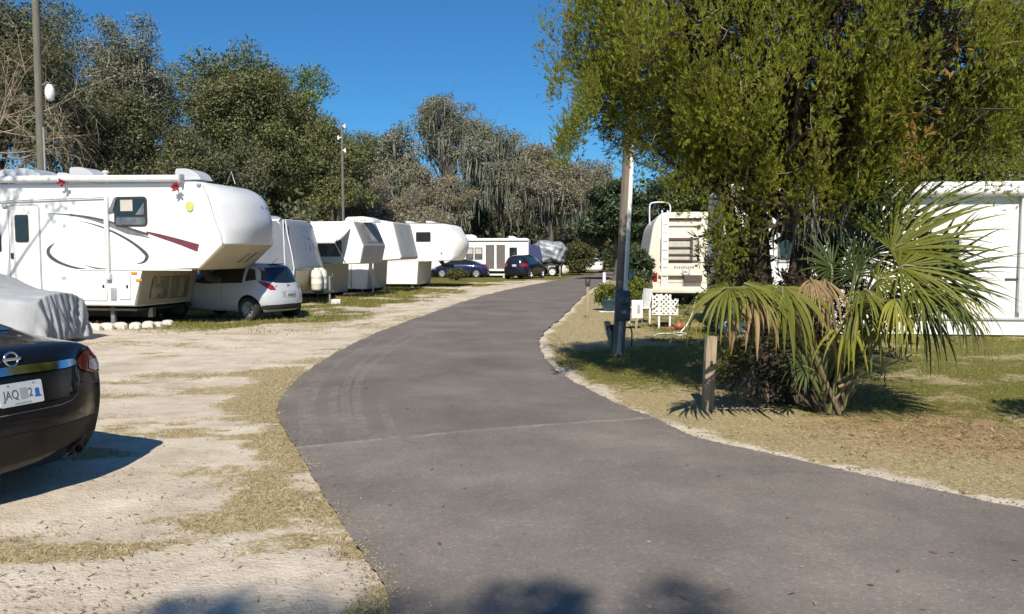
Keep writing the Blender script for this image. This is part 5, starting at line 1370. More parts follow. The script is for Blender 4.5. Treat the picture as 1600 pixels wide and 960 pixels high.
# --- beige motorhome seen from behind, right of the road
def motorhome():
    o = at(1014, 460, 27.0); o = (o.x, 27.0); ang = R(-7)
    S = lambda px, py: side(px, py, o, ang)
    t = thing('motorhome', 'beige motorhome seen from behind with a white roof ladder', 'motorhome', (o[0], o[1], 0), ang, 'campers on the right side')
    # local: x to the right across the rear wall, y away from the camera
    W, L = 2.42, 8.0
    H = S(1060, 331)[1]
    prof = [(.14, .42), (W - .10, .42), (W, 1.5), (W - .03, H - .55), (W - .20, H), (.34, H - .02), (.12, H - .42), (-.05, 1.62)]
    P = roundpoly(prof, [.06, .06, .1, .1, .16, .22, .2, .1], 4)
    bm = B(); rows = []
    for y, ins in ((0, .05), (.012, .02), (.05, 0), (L, 0)): rows.append([bm.verts.new((x + (W / 2 - x) * ins, y, z + (1.7 - z) * ins)) for x, z in P])
    for a, b in zip(rows, rows[1:]):
        for k in range(len(P)): bm.faces.new((a[k], a[(k + 1) % len(P)], b[(k + 1) % len(P)], b[k]))
    bm.faces.new(rows[0]); bm.faces.new(rows[-1][::-1]); obj('body', bm, M['cream'], t, 30)
    def pl(name, a, b, mat, th=.02, y=0, r=.02, parent=None):
        (x0, z1), (x1, z0) = S(*a), S(*b); return plaque(parent or t, name, rrect(x0, z0, x1, z1, r), mat, th, y)
    # ridges across the top of the wall
    for za, zb, mt, th in ((341, 347, 'brownframe', .006), (333, 341, 'cream', .07), (347, 353, 'cream', .05), (354, 356, 'trim', .012)): pl('roof_ridge', (1043, za), (1096, zb), M[mt], th, 0, .01)
    w = pl('rear_window', (1032, 372), (1092, 410), M['brownframe'], .03, 0, .06)
    pl('window_pane', (1036, 375), (1090, 407), M['curtain'], .004, -.03, .03, w)
    for z in (374, 387, 398, 407): pl('louvre', (1043, z - 1.2), (1082, z + 1.4), M['brownframe'], .05, -.03, .004, w)
    pl('window_post', (1078, 373), (1082, 409), M['brownframe'], .03, -.034, .004, w)
    for k in range(9):
        x0, z0 = S(1053 + k * 3.6, 418); bm = B(); slab(bm, [(x0, z0 - .04), (x0 + .015, z0 + (.06 if k % 4 == 0 else .03)), (x0 + .055, z0 + .03), (x0 + .045, z0 - .04)], lambda u, v, q: (u, -q * .006, v)); obj('rear_lettering', bm, M['greydecal'], t, 0)
    for p in ((1033, 417), (1088, 415)):
        x0, z0 = S(*p); bm = B(); box(bm, (x0, -.02, z0), (.09, .04, .06), .015); obj('marker_light', bm, M['brownframe'], t)
    b_ = pl('rear_rack', (1029, 426), (1096, 431), M['cream'], .14, 0, .02); pl('rack_shadow_gap', (1043, 430.5), (1068, 431.5), M['brownframe'], .145, 0, .004, b_)
    pl('rack_box', (1068, 430), (1096, 440), M['brownframe'], .22, 0, .02)
    x0, z0 = S(1071, 424); bm = B(); lathe(bm, [(.10, -.02), (.14, -.02), (.14, .02), (.10, .02), (.10, -.02)], 20, Matrix.Translation((x0, -.18, z0)) @ Matrix.Rotation(PI / 2, 4, 'X')); obj('hose_ring', bm, M['trim'], t)
    bm = B(); tube(bm, [(S(1066, 432)[0], -.02, S(1066, 432)[1]), (S(1066, 432)[0], -.02, .5)], .012, 5); tube(bm, [(.3, -.02, S(0, 437)[1]), (W - .4, -.02, S(0, 437)[1])], .008, 5); obj('wall_seam', bm, M['trim'], t)
    bm = B(); box(bm, (W / 2, -.10, .52), (W - .2, .20, .22), .04); obj('bumper', bm, M['cream'], t)
    for x in (.2, W - .22):
        bm = B(); box(bm, (x, -.02, .95), (.14, .05, .3), .02); obj('tail_light', bm, M['redlens'], t)
    # ladder
    bm = B()
    xl, xr = S(1034, 400)[0], S(1043, 400)[0]
    for x in (xl, xr): tube(bm, [(x, -.10, S(0, 462)[1]), (x, -.10, H - .25), (x, .05, H + .02), (x, .4, H + .05)], .026, 8)
    for k in range(8): tube(bm, [(xl, -.10, .7 + k * .29), (xr, -.10, .7 + k * .29)], .018, 6)
    box(bm, ((xl + xr) / 2, -.085, 1.75), (xr - xl - .03, .012, 2.3), .004)
    obj('ladder', bm, M['alu'], t)
    bm = B(); xa, xb = S(1016, 330)[0], S(1048, 330)[0]; za = S(0, 324)[1]
    tube(bm, [Vector(p) for p in spline([(xa, .3, H - .42), (xa, .3, za - .12), (xa + .14, .3, za), (xb - .14, .3, za), (xb, .3, za - .12), (xb, .3, H - .06)], 24)], .024, 8); obj('roof_rail', bm, M['alu'], t)
    for x in (.25, W - .25):
        for y in (1.9, 6.6): 
            bm = B(); mt = Matrix.Translation((x, y, .38)) @ Matrix.Rotation(PI / 2, 4, 'Y'); lathe(bm, [(0, -.12), (.34, -.12), (.38, -.08), (.38, .08), (.34, .12), (0, .12)], 24, mt); obj('wheel', bm, M['black'], t)
    bm = B(); box(bm, (W / 2, L / 2, .38), (W - .6, L - .4, .2), 0); obj('chassis', bm, M['under'], t)
motorhome()

# --- long white trailer behind the palm
def long_trailer():
    o = at(1128, 520, 17.2); o = (o.x, 17.2); ang = R(-6)
    S = lambda px, py: side(px, py, o, ang)
    t = thing('trailer_home', 'long white trailer home with an awning roll, behind the palm and the juniper', 'trailer home', (o[0], o[1], 0), ang, 'campers on the right side')
    L, W = 9.5, 2.5; H = S(1500, 284)[1]
    bm = B(); P = roundpoly([(0, .02), (L, .02), (L, H), (0, H)], [.03, .03, .2, .2], 4)
    slab(bm, P, lambda u, v, q: (u, q * W, v)); obj('body', bm, M['white'], t, 30)
    zl = S(1500, 498)[1]
    bm = B(); box(bm, (L / 2, -.03, zl), (L, .07, .05), .01); obj('trim_strip', bm, M['trim'], t)
    bm = B(); box(bm, (L / 2, -.012, zl * .5), (L - .02, .02, zl - .06), 0); obj('skirt', bm, M['white2'], t)
    za = S(1500, 300)[1]
    bm = B(); tube(bm, [(.3, -.13, za), (L - .1, -.13, za)], .11, 12); a = obj('awning_roll', bm, M['alu'], t)
    bm = B(); box(bm, (L / 2, -.07, za + .13), (L - .1, .14, .03), .005); obj('awning_rail', bm, M['alu'], a)
    xp, _ = S(1593, 400)
    for x in (xp, .5):
        bm = B(); box(bm, (x, -.09, (za + .35) / 2 + .1), (.09, .07, za - .45), .01); obj('awning_arm', bm, M['alu'], t)
    x0, z0 = S(1378, 285); x1, z1 = S(1418, 268)
    ac_unit(t, (x0 + x1) / 2, .7, H - .02, x1 - x0 + .2, .8, .32, mat=M['alu'])
    (a0, b0), (a1, b1) = S(1570, 436), S(1640, 440)
    bm = B(); box(bm, ((a0 + a1) / 2, -.02, b0), (a1 - a0, .04, .03), .005); obj('wall_rail', bm, M['brownframe'], t)
    # dark window half hidden behind the fronds
    (a0, b0), (a1, b1) = S(1440, 372), S(1500, 425); w = plaque(t, 'window', rrect(a0, b1, a1, b0, .04), M['trim'], .03); plaque(w, 'window_pane', rrect(a0 + .05, b1 + .05, a1 - .05, b0 - .05, .02), M['glass'], .006, -.03)
    (a0, b0), (a1, b1) = S(1215, 360), S(1290, 410); w = plaque(t, 'window', rrect(a0, b1, a1, b0, .04), M['trim'], .03); plaque(w, 'window_pane', rrect(a0 + .05, b1 + .05, a1 - .05, b0 - .05, .02), M['glass'], .006, -.03)
long_trailer()
# ---------------------------------------------------------------- background trees
OAK = leafmat('oak_leaves', [(.045, .058, .018), (.09, .108, .033), (.148, .162, .055), (.22, .225, .10)], .35, (.145, .148, .07), .15)
OAKD = leafmat('dark_oak_leaves', [(.035, .042, .02), (.072, .08, .032), (.12, .125, .055), (.185, .185, .10)], .4, (.115, .118, .065), .12)
GREYT = leafmat('grey_mossy_leaves', [(.095, .10, .066), (.175, .178, .128), (.245, .245, .185), (.305, .30, .24)], .4, (.16, .168, .10), .12)
BROWNT = leafmat('bare_brush', [(.10, .085, .06), (.20, .172, .125), (.29, .255, .19), (.37, .335, .26)], .35, (.17, .16, .09), .1)
BRIGHT = leafmat('bright_leaves', [(.06, .095, .016), (.12, .17, .028), (.18, .23, .04), (.23, .27, .07)], .4, (.08, .10, .03), .25)
DKGREEN = leafmat('broad_leaves', [(.018, .034, .012), (.034, .058, .02), (.06, .086, .034), (.12, .15, .08)], .6, (.03, .046, .018), .12, rough=.4, spec=.4)
MOSS = leafmat('hanging_moss', [(.145, .15, .11), (.205, .208, .16), (.265, .265, .21)], .5, None, .2)
GRP = 'trees behind the trailers'
A_ = [OAK, M['bark']]; D_ = [OAKD, M['bark']]; G_ = [GREYT, M['bark']]; W_ = [BROWNT, M['bark']]; N_ = [DKGREEN, M['bark']]; H_ = [BRIGHT, M['bark']]
def T(label, *a, **k):
    return make_tree('oak_tree', label, *a, group=GRP, **k)
T('dark oak filling the left edge behind the bare branches', 0, -60, 36, 135, D_, 11, 40000, .22, clumps=230, bottom=.06)
T('dark oak between the lamp pole and the tall grey topped oak', 110, -14, 52, 125, D_, 61, 34000, .24, clumps=220, bottom=.06)
T('tall grey topped oak rising to the photo top beside the pole with the lamp', 205, 2, 44, 62, [GREYT, M['bark']], 12, 15000, .22, clumps=90, bottom=.2, moss=90, mossmat=MOSS)
T('dark oak low behind the big fifth wheel, right of the lamp pole', 165, 95, 41, 105, D_, 13, 24000, .22, clumps=130, bottom=.08)
T('dark oak closing the gap left of the big olive oak', 262, 84, 54, 82, D_, 62, 22000, .24, clumps=150, bottom=.06)
T('big olive oak with the broad rounded top, above the roof vents', 345, 32, 43, 118, A_, 14, 36000, .22, clumps=175, bottom=.12)
T('bright green oak crown peeping out behind the olive oak', 436, 50, 49, 92, H_, 15, 22000, .24, clumps=110, bottom=.2)
T('olive oak sloping down behind the grey travel trailer', 482, 108, 46, 100, A_, 16, 32000, .22, clumps=150, bottom=.08)
T('dark understory oak behind the big white nose', 330, 175, 38, 100, D_, 17, 22000, .2, clumps=120, bottom=.05)
T('shaggy olive tree left of the thin pole with white insulators', 515, 176, 45, 66, A_, 18, 20000, .2, clumps=110, bottom=.05)
T('grey mossy oak with a ragged flat top right of the thin pole', 615, 178, 66, 80, G_, 19, 22000, .28, clumps=110, bottom=.2, moss=160, mossmat=MOSS)
T('brown bushy leafless tree above the lettered nose trailer', 585, 245, 52, 90, W_, 20, 26000, .26, ratio=.22, clumps=120, bottom=.06, bare=24)
T('brown leafless tree low beside the grey trailer roof', 500, 285, 50, 62, W_, 21, 15000, .24, ratio=.22, clumps=80, bottom=.04, bare=14)
T('tallest lacy moss hung tree against the sky', 695, 112, 78, 62, G_, 22, 8500, .28, clumps=90, bottom=.30, moss=110, mossmat=MOSS, sparse=.85, bare=20)
T('spreading moss draped oak with dark gaps, middle of the tree line', 785, 165, 76, 88, G_, 23, 20000, .28, clumps=120, bottom=.25, moss=170, mossmat=MOSS, bare=12)
T('olive brown oak behind the rounded nose trailer', 690, 248, 64, 70, [BROWNT, M['bark']], 24, 20000, .26, ratio=.3, clumps=100, bottom=.08, moss=90, mossmat=MOSS)
T('wide brown green oak drooping over the white far car', 855, 212, 68, 88, W_, 25, 30000, .28, ratio=.32, clumps=130, bottom=.12, moss=90, mossmat=MOSS)
T('pale grey tree behind the left side of the juniper', 925, 238, 80, 75, G_, 26, 18000, .28, clumps=100, bottom=.1, moss=60, mossmat=MOSS)
T('dark glossy green tree between the road end and the motorhome', 965, 272, 52, 78, N_, 27, 26000, .26, ratio=.6, clumps=110, bottom=.06)
T('dark green tree above the motorhome roof', 1085, 200, 47, 95, N_, 28, 24000, .26, ratio=.6, clumps=110, bottom=.08)
T('dark oak behind the right end of the white trailer home', 1560, 130, 30, 170, D_, 29, 26000, .2, clumps=140, bottom=.15)
T('dark oak behind the middle of the white trailer home', 1320, 120, 38, 150, D_, 30, 22000, .22, clumps=130, bottom=.12)
T('dark oak far behind the silver wrapped camper', 770, 290, 88, 110, D_, 31, 20000, .32, clumps=110, bottom=.04)
# low growth closing the view under the crowns
def undergrowth():
    rng = np.random.default_rng(77)
    Ps, Ds = [], []
    for px, Y, top in [(x, 47 + 10 * math.sin(x * .05), 300 + 18 * math.sin(x * .031)) for x in range(-250, 560, 22)] + [(x, 84 + 8 * math.sin(x * .07), 330 + 14 * math.sin(x * .043)) for x in range(520, 1160, 18)] + [(x, 46, 330) for x in range(1080, 1900, 30)]:
        b = at(px, 398, Y); h = at(px, top, Y).z
        n = 950
        d = unit(rng.normal(size=(n, 3)))
        rad = Y * 26 / FPX
        p = d * np.array([rad, rad, h * .52]) * (rng.random((n, 1)) ** .4) + np.array([b.x, Y, h * .48]) + rng.normal(size=(n, 3)) * .25
        Ps.append(p); Ds.append(unit(d * .5 + rng.normal(size=(n, 3))))
    P = np.concatenate(Ps); D = np.concatenate(Ds); P[:, 2] = np.abs(P[:, 2])
    L = rng.uniform(.16, .42, len(P)) * np.clip(P[:, 1] / 60, .8, 1.4)
    o = npmesh('undergrowth', leaves(rng, P, D, L, L * .5), 4, OAKD); o['kind'] = 'stuff'
    Ps, Ds = [], []
    for px in range(-400, 2300, 34):
        Y = 112 + 8 * math.sin(px * .03); b = at(px, 398, Y); h = at(px, 262 + 22 * math.sin(px * .021), Y).z
        n = 900; d = unit(rng.normal(size=(n, 3)))
        p = d * np.array([5.2, 4, h * .52]) * (rng.random((n, 1)) ** .4) + np.array([b.x, Y, h * .48]); Ps.append(p); Ds.append(unit(d * .5 + rng.normal(size=(n, 3))))
    P = np.concatenate(Ps); D = np.concatenate(Ds); P[:, 2] = np.abs(P[:, 2]); L = rng.uniform(.5, 1.0, len(P))
    o = npmesh('distant_woods', leaves(rng, P, D, L, L * .5), 4, OAKD); o['kind'] = 'stuff'
undergrowth()
def bush(label, px, py, Y, w, h, mat, n, leaf, seed, name='bush', cat='bush', ratio=.45):
    rng = np.random.default_rng(seed); g = at(px, py, Y)
    t = thing(name, label, cat, (g.x, Y, 0), 0)
    C = unit(rng.normal(size=(26, 3))) * np.array([w, w * .8, h * .5]) * .62 + np.array([0, 0, h * .5]); C[:, 2] = np.abs(C[:, 2])
    P, d, k = clump_points(rng, C, np.full(26, min(w, h) * .38), n)
    P[:, 2] = np.abs(P[:, 2])
    D = unit(d * .5 + rng.normal(size=P.shape) * .5 + np.array([0, 0, .5])); Lf = rng.uniform(.6, 1.3, n) * leaf
    npmesh('leaves', leaves(rng, P, D, Lf, Lf * ratio), 4, mat, t)
    bm = B()
    for q in C[:12]: tube(bm, [(0, 0, 0), Vector(q) * .5 + Vector((0, 0, .1)), q], [.03, .02, .008], 5, cap=False)
    obj('stems', bm, M['bark'], t)
    return t
YG = leafmat('yellow_green_leaves', [(.08, .10, .015), (.16, .19, .03), (.24, .26, .06)], 1, None, .3)
YD = leafmat('dull_olive_leaves', [(.05, .055, .018), (.10, .10, .035), (.15, .145, .06)], .6, None, .2)
bush('olive bush at the road end left of the white far car', 905, 424, 66, 1.5, 3.1, YD, 5000, .22, 41)
bush('tall olive sapling behind the silver wrapped camper', 892, 424, 72, .9, 3.6, YD, 3000, .22, 42)
bush('dark bush right of the white far car', 975, 426, 64, 1.8, 2.8, DKGREEN, 5000, .24, 43)
bush('small weed clump in front of the dark blue sedan', 714, 437, 52, .8, .75, YD, 1500, .14, 44)

# bare tree in front of the oaks, left: pale twigs spreading around the lamp pole
def bare_tree():
    rng = np.random.default_rng(9)
    Y = 31.0; g = at(-12, 398, Y)
    t = thing('bare_tree', 'leafless tree with pale tangled branches around the lamp pole', 'tree', (g.x, Y, 0))
    bm = B(); tw = B()
    def grow(b, p, d, ln, r_, depth):
        pts = [p]; q = p.copy(); dd = d.normalized()
        for k in range(5):
            dd = (dd + Vector(rng.normal(size=3)) * .17 + Vector((0, 0, -.05 if depth < 3 else .03))).normalized(); q = q + dd * ln / 5; pts.append(q.copy())
        tube(b, pts, [r_ * (1 - .14 * i) for i in range(6)], 5 if depth > 1 else 3, cap=False)
        if depth <= 0: return
        for _ in range(4 if depth > 1 else 4):
            k = int(rng.integers(1, 6)); ax = Vector(rng.normal(size=3)).normalized()
            nd = (dd * .75 + ax * .75).normalized(); grow(tw if depth < 3 else b, pts[k], nd, ln * rng.uniform(.5, .72), r_ * .5, depth - 1)
    base = Vector((0, 0, -.1)); fork = Vector((.3, 0, 6.3))
    tube(bm, [base, (.05, 0, 3), fork], [.10, .085, .075], 9)
    for k, (dx, dz) in enumerate([(.95, .35), (.75, .75), (.2, 1.0), (-.6, .8), (-.9, .4), (.95, .02), (.8, -.25), (.5, .5), (.9, .6), (-.9, 0), (.98, .2), (.9, -.1), (.85, .45), (.6, .9), (1, .1), (.7, -.4), (-.5, .3)]):
        s0 = Vector((.05 + .02 * k, 0, 4.6 + .17 * k)) if dz < .5 else fork
        grow(bm, s0, Vector((dx, rng.uniform(-.5, .35), dz)), rng.uniform(2.5, 3.8), .027, 3)
    obj('trunk', bm, M['paletwig'], t); obj('twigs', tw, M['paletwig'], t)
bare_tree()

# ---------------------------------------------------------------- the juniper
JUN = leafmat('juniper_sprays', [(.105, .130, .013), (.18, .208, .019), (.245, .265, .027), (.30, .305, .05)], 1.6, (.19, .175, .04), .35, nlo=.50, nhi=.74)
JUN_SHADE = leafmat('shaded_juniper_sprays', [(.025, .028, .010), (.05, .048, .018), (.085, .068, .035)], 1.4, None, .1)  # darkened copy of the spray colours, carrying the crown's inner shade
JUN_RUST = leafmat('rusty_juniper_sprays', [(.20, .13, .03), (.28, .16, .04), (.16, .11, .03)], 1.4, None, .2)
def sprays(rng, P, D, L, k=11, O=None):
    """feathery sprays: leaflets rising along a drooping stalk"""
    n = len(P)
    D = unit(D); S1 = unit(np.cross(D, rng.normal(size=(n, 3)))); S2 = np.cross(D, S1)
    out = []
    for j in range(k):
        f = (j + .6) / k
        a = j * 2.4 + rng.uniform(0, .6, n)
        side_ = S1 * np.cos(a)[:, None] + S2 * np.sin(a)[:, None] * .55
        base = P + D * (L * f * .8)[:, None] + np.array([0, 0, -1]) * (L * .10 * f * f)[:, None]
        d = unit(D * 1.25 + side_ * (.85 - .45 * f) + rng.normal(size=(n, 3)) * .12)
        ln = L * (.46 - .22 * f) * rng.uniform(.75, 1.25, n)
        w = ln * .24
        s_ = unit(np.cross(d, (side_ if O is None else O) + rng.normal(size=(n, 3)) * .6))
        out.append(np.stack([base, base + d * (ln * .5)[:, None] + s_ * (w * .5)[:, None], base + d * ln[:, None], base + d * (ln * .5)[:, None] - s_ * (w * .5)[:, None]], 1))
    return np.concatenate(out, 0).reshape(-1, 3)
def juniper():
    rng = np.random.default_rng(31)
    base = Vector((3.15, 9.25, 0)); t = thing('juniper_tree', 'large yellow green juniper with several dark stems, right of the road', 'tree', base)
    C0 = np.array([3.28, 9.2, 4.0]) - np.array(base); RAD = np.array([2.80, 1.95, 1.60])
    cl = []
    nC = 1150
    while len(cl) < nC:
        d = unit(rng.normal(size=(1, 3)))[0]
        if d[1] > .45 and rng.random() < .6: continue
        lump = 1 + .10 * math.sin(d[0] * 7 + d[2] * 5) + .07 * math.sin(d[0] * 13 - d[2] * 9 + d[1] * 6)
        f = rng.uniform(.80, 1.02) * lump
        p = d * RAD * f
        x = p[0] + C0[0] + base.x; z = p[2] + C0[2]
        if x < 1.05 and z < 3.35 - 1.6 * (x - .45): continue
        if x < 1.0 and rng.random() < .25: continue
        g_ = vnoise(np.array([x * 1.0]), np.array([z * .42 + d[1] * .8]), 4.6, 7)[0] * .6 + vnoise(np.array([x]), np.array([z * .6]), 9.5, 8)[0] * .4
        if g_ < .40 and x > 1.2: continue
        cl.append(p + C0)
    # low hanging bunches left of the stems and along them
    extra = []
    for px, py, Y in [(1010, 262, 8.6), (1045, 285, 8.4), (1078, 300, 8.3), (1100, 300, 8.2), (1120, 330, 8.3), (1128, 370, 8.4), (1140, 410, 8.6), (1118, 350, 8.6), (1150, 300, 8.3), (1230, 300, 8.4), (1290, 300, 8.4), (1330, 280, 8.3), (1060, 285, 8.5), (985, 240, 8.6), (1250, 330, 8.7), (1310, 330, 8.9),
                      (1132, 350, 8.2), (1135, 390, 8.3), (1180, 290, 8.2), (1210, 270, 8.2), (1400, 262, 8.0), (1440, 258, 8.0), (1350, 265, 8.1), (1480, 262, 8.0), (1540, 268, 8.0), (1585, 262, 8.0), (1620, 262, 8.0), (1270, 275, 8.1), (1170, 330, 8.5), (1120, 395, 8.5), (1135, 435, 8.5), (1110, 370, 8.5), (1160, 380, 8.4), (1250, 300, 8.3), (1300, 320, 8.5), (1330, 310, 8.4), (1185, 360, 8.6), (1360, 290, 8.3), (1420, 285, 8.2), (1500, 280, 8.2), (1560, 285, 8.1)] + [(868 + 70 * ((k_ * .618) % 1), 120 + 125 * ((k_ * .382 + .1) % 1), 8.7 + .5 * math.sin(k_)) for k_ in range(26)]:
        w_ = at(px, py, Y); extra.append(np.array(w_) - np.array(base))
    Cc = np.array(cl + extra); nt_ = len(Cc)
    per = 50
    k = np.repeat(np.arange(nt_), per); n = len(k)
    outw = unit((Cc - C0) / RAD)
    off = rng.normal(size=(n, 3)) * np.array([.056, .056, .135])
    P = Cc[k] + off
    D = unit(outw[k] * .4 + np.array([0, 0, 1.0]) + off * 2.4 + rng.normal(size=(n, 3)) * .32)
    L = rng.uniform(.058, .112, n)
    npmesh('crown', sprays(rng, P, D, L, 13, outw[k] + np.array([0, -.2, .3])), 4, JUN, t)
    # inner growth with shade put into its leaf colour, and dead twigs
    m_ = 15000
    d = unit(rng.normal(size=(m_, 3))); P2 = d * RAD * (rng.uniform(.35, .80, m_)[:, None]) + C0
    keep = ~((P2[:, 0] + base.x < 1.25))
    d = d[keep]; P2 = P2[keep]; keep = np.ones(len(P2), bool)
    d3 = unit(rng.normal(size=(9000, 3))); d3[:, 1] = np.abs(d3[:, 1]); p3 = d3 * RAD * rng.uniform(.72, .98, (9000, 1)) + C0; k3 = p3[:, 0] + base.x > 1.0; P2 = np.concatenate([P2, p3[k3]]); d = np.concatenate([d, d3[k3]]); keep = np.ones(len(P2), bool)
    npmesh('inner_crown', sprays(rng, P2, unit(d[keep] + rng.normal(size=P2.shape) * .5), rng.uniform(.10, .19, len(P2)), 8), 4, JUN_SHADE, t)
    # shaggy growth down the stems, in the same shade-darkened colours
    q = []
    for px, py, Y, sx, sz, cnt in [(1235, 470, 9.5, .55, .40, 420), (1190, 500, 8.95, .12, .35, 80), (1260, 500, 8.9, .25, .35, 160), (1330, 470, 9.5, .35, .40, 260), (1300, 360, 9.3, .35, .35, 260), (1150, 360, 9.0, .18, .30, 160), (1180, 400, 9.3, .18, .55, 150), (1265, 380, 9.3, .28, .55, 300), (1150, 420, 9.1, .13, .35, 110), (1215, 520, 9.3, .40, .45, 260), (1310, 420, 9.4, .22, .5, 170), (1160, 540, 9.3, .25, .35, 110)]:
        w_ = np.array(at(px, py, Y)) - np.array(base); q.append(w_ + rng.normal(size=(cnt, 3)) * np.array([sx, .18, sz]))
    P3 = np.concatenate(q); P3 = P3[P3[:, 2] > .12]
    px3 = (P3[:, 0] + base.x) / (P3[:, 1] + base.y) * FPX + 800; P3 = P3[~((px3 > 1199) & (px3 < 1238) & (P3[:, 2] > 1.4) & (P3[:, 2] < 2.4))]      # a see-through gap between two stems
    npmesh('stem_growth', sprays(rng, P3, unit(rng.normal(size=P3.shape) + np.array([0, 0, .4])), rng.uniform(.14, .26, len(P3)), 9), 4, JUN_SHADE, t)
    # a few rusty dead sprays
    q = []
    for px, py, Y, cnt in [(1430, 195, 7.4, 12), (1436, 250, 7.6, 18), (1480, 90, 7.2, 6)]:
        w_ = np.array(at(px, py, Y)) - np.array(base); q.append(w_ + rng.normal(size=(cnt, 3)) * np.array([.10, .08, .14]))
    P4 = np.concatenate(q); npmesh('rusty_sprays', sprays(rng, P4, unit(rng.normal(size=P4.shape) + np.array([0, -.3, .2])), rng.uniform(.12, .2, len(P4)), 10), 4, JUN_RUST, t)
    bm = B()
    def stem(b, pts, r0): 
        s_ = spline([Vector(p) - base for p in pts], 12); tube(b, [Vector(p) + Vector(rng.normal(size=3)) * .012 for p in s_], [r0 * (1.15 - .6 * i / 11) for i in range(12)], 10)
    stem(bm, [(3.12, 9.3, -.05), (2.95, 9.32, .9), at(1182, 330, 9.3), at(1175, 120, 9.2)], .145)
    stem(bm, [(3.25, 9.25, -.05), (3.30, 9.3, 1.0), at(1262, 310, 9.3), at(1290, 80, 9.2)], .15)
    stem(bm, [(3.35, 9.35, -.05), (3.6, 9.4, .9), at(1335, 300, 9.4), at(1400, 150, 9.3), at(1460, 40, 9.2)], .11)
    stem(bm, [(3.3, 9.5, -.05), (3.75, 9.8, 1.2), at(1372, 250, 9.9), at(1380, 100, 9.8)], .10)
    stem(bm, [(3.1, 9.4, -.05), (2.75, 9.5, 1.3), at(1120, 260, 9.4), at(1010, 90, 9.2)], .09)
    for k_ in rng.choice(nt_ - 40, 130, replace=False):
        e = Vector(Cc[k_]) * .97; z0 = rng.uniform(1.8, 3.6); s0 = Vector((rng.normal() * .25 + .2, rng.normal() * .15, z0)); m2 = s0.lerp(e, .55) + Vector(rng.normal(size=3)) * .14
        tube(bm, [s0, m2, e], [.035, .022, .007], 5, cap=False)
    obj('trunk', bm, M['junbark'], t)
    # pale bare twigs curling out between the sprays
    tw = B()
    for k_ in rng.choice(nc_ if False else len(cl), 150):
        p = Vector(Cc[k_]); 
        if p.y > -.2: continue
        pts = [p + Vector((0, .25, 0))]; dd = Vector((rng.normal() * .5, -.5, rng.normal() * .5)).normalized()
        for _ in range(6): dd = (dd + Vector(rng.normal(size=3)) * .5).normalized(); pts.append(pts[-1] + dd * .085)
        tube(tw, pts, [.008, .007, .006, .006, .005, .004, .003], 4, cap=False)
    obj('dead_twigs', tw, M['paletwig'], t)['kind'] = 'stuff'
    # moss hanging from the underside
    q = []
    for px, py, Y, cnt, ln in [(1268, 300, 8.9, 60, .55), (1325, 300, 8.9, 40, .5), (1230, 320, 9.0, 26, .5), (1335, 340, 8.8, 24, .4)]:
        w_ = np.array(at(px, py, Y)) - np.array(base)
        for _ in range(cnt):
            a = w_ + rng.normal(size=3) * np.array([.11, .10, .09]); l = rng.uniform(.5, 1.2) * ln; s_ = np.array([.010, .004, 0]); m1 = a + np.array([rng.normal() * .05, rng.normal() * .05, -l * .5]); e = m1 + np.array([rng.normal() * .05, rng.normal() * .05, -l * .5])
            q += [a - s_, a + s_, m1 + s_ * 1.3, m1 - s_ * 1.3, m1 - s_ * 1.3, m1 + s_ * 1.3, e + s_ * .3, e - s_ * .3]
    npmesh('hanging_moss', np.array(q), 4, MOSS, t)['kind'] = 'stuff'
juniper()

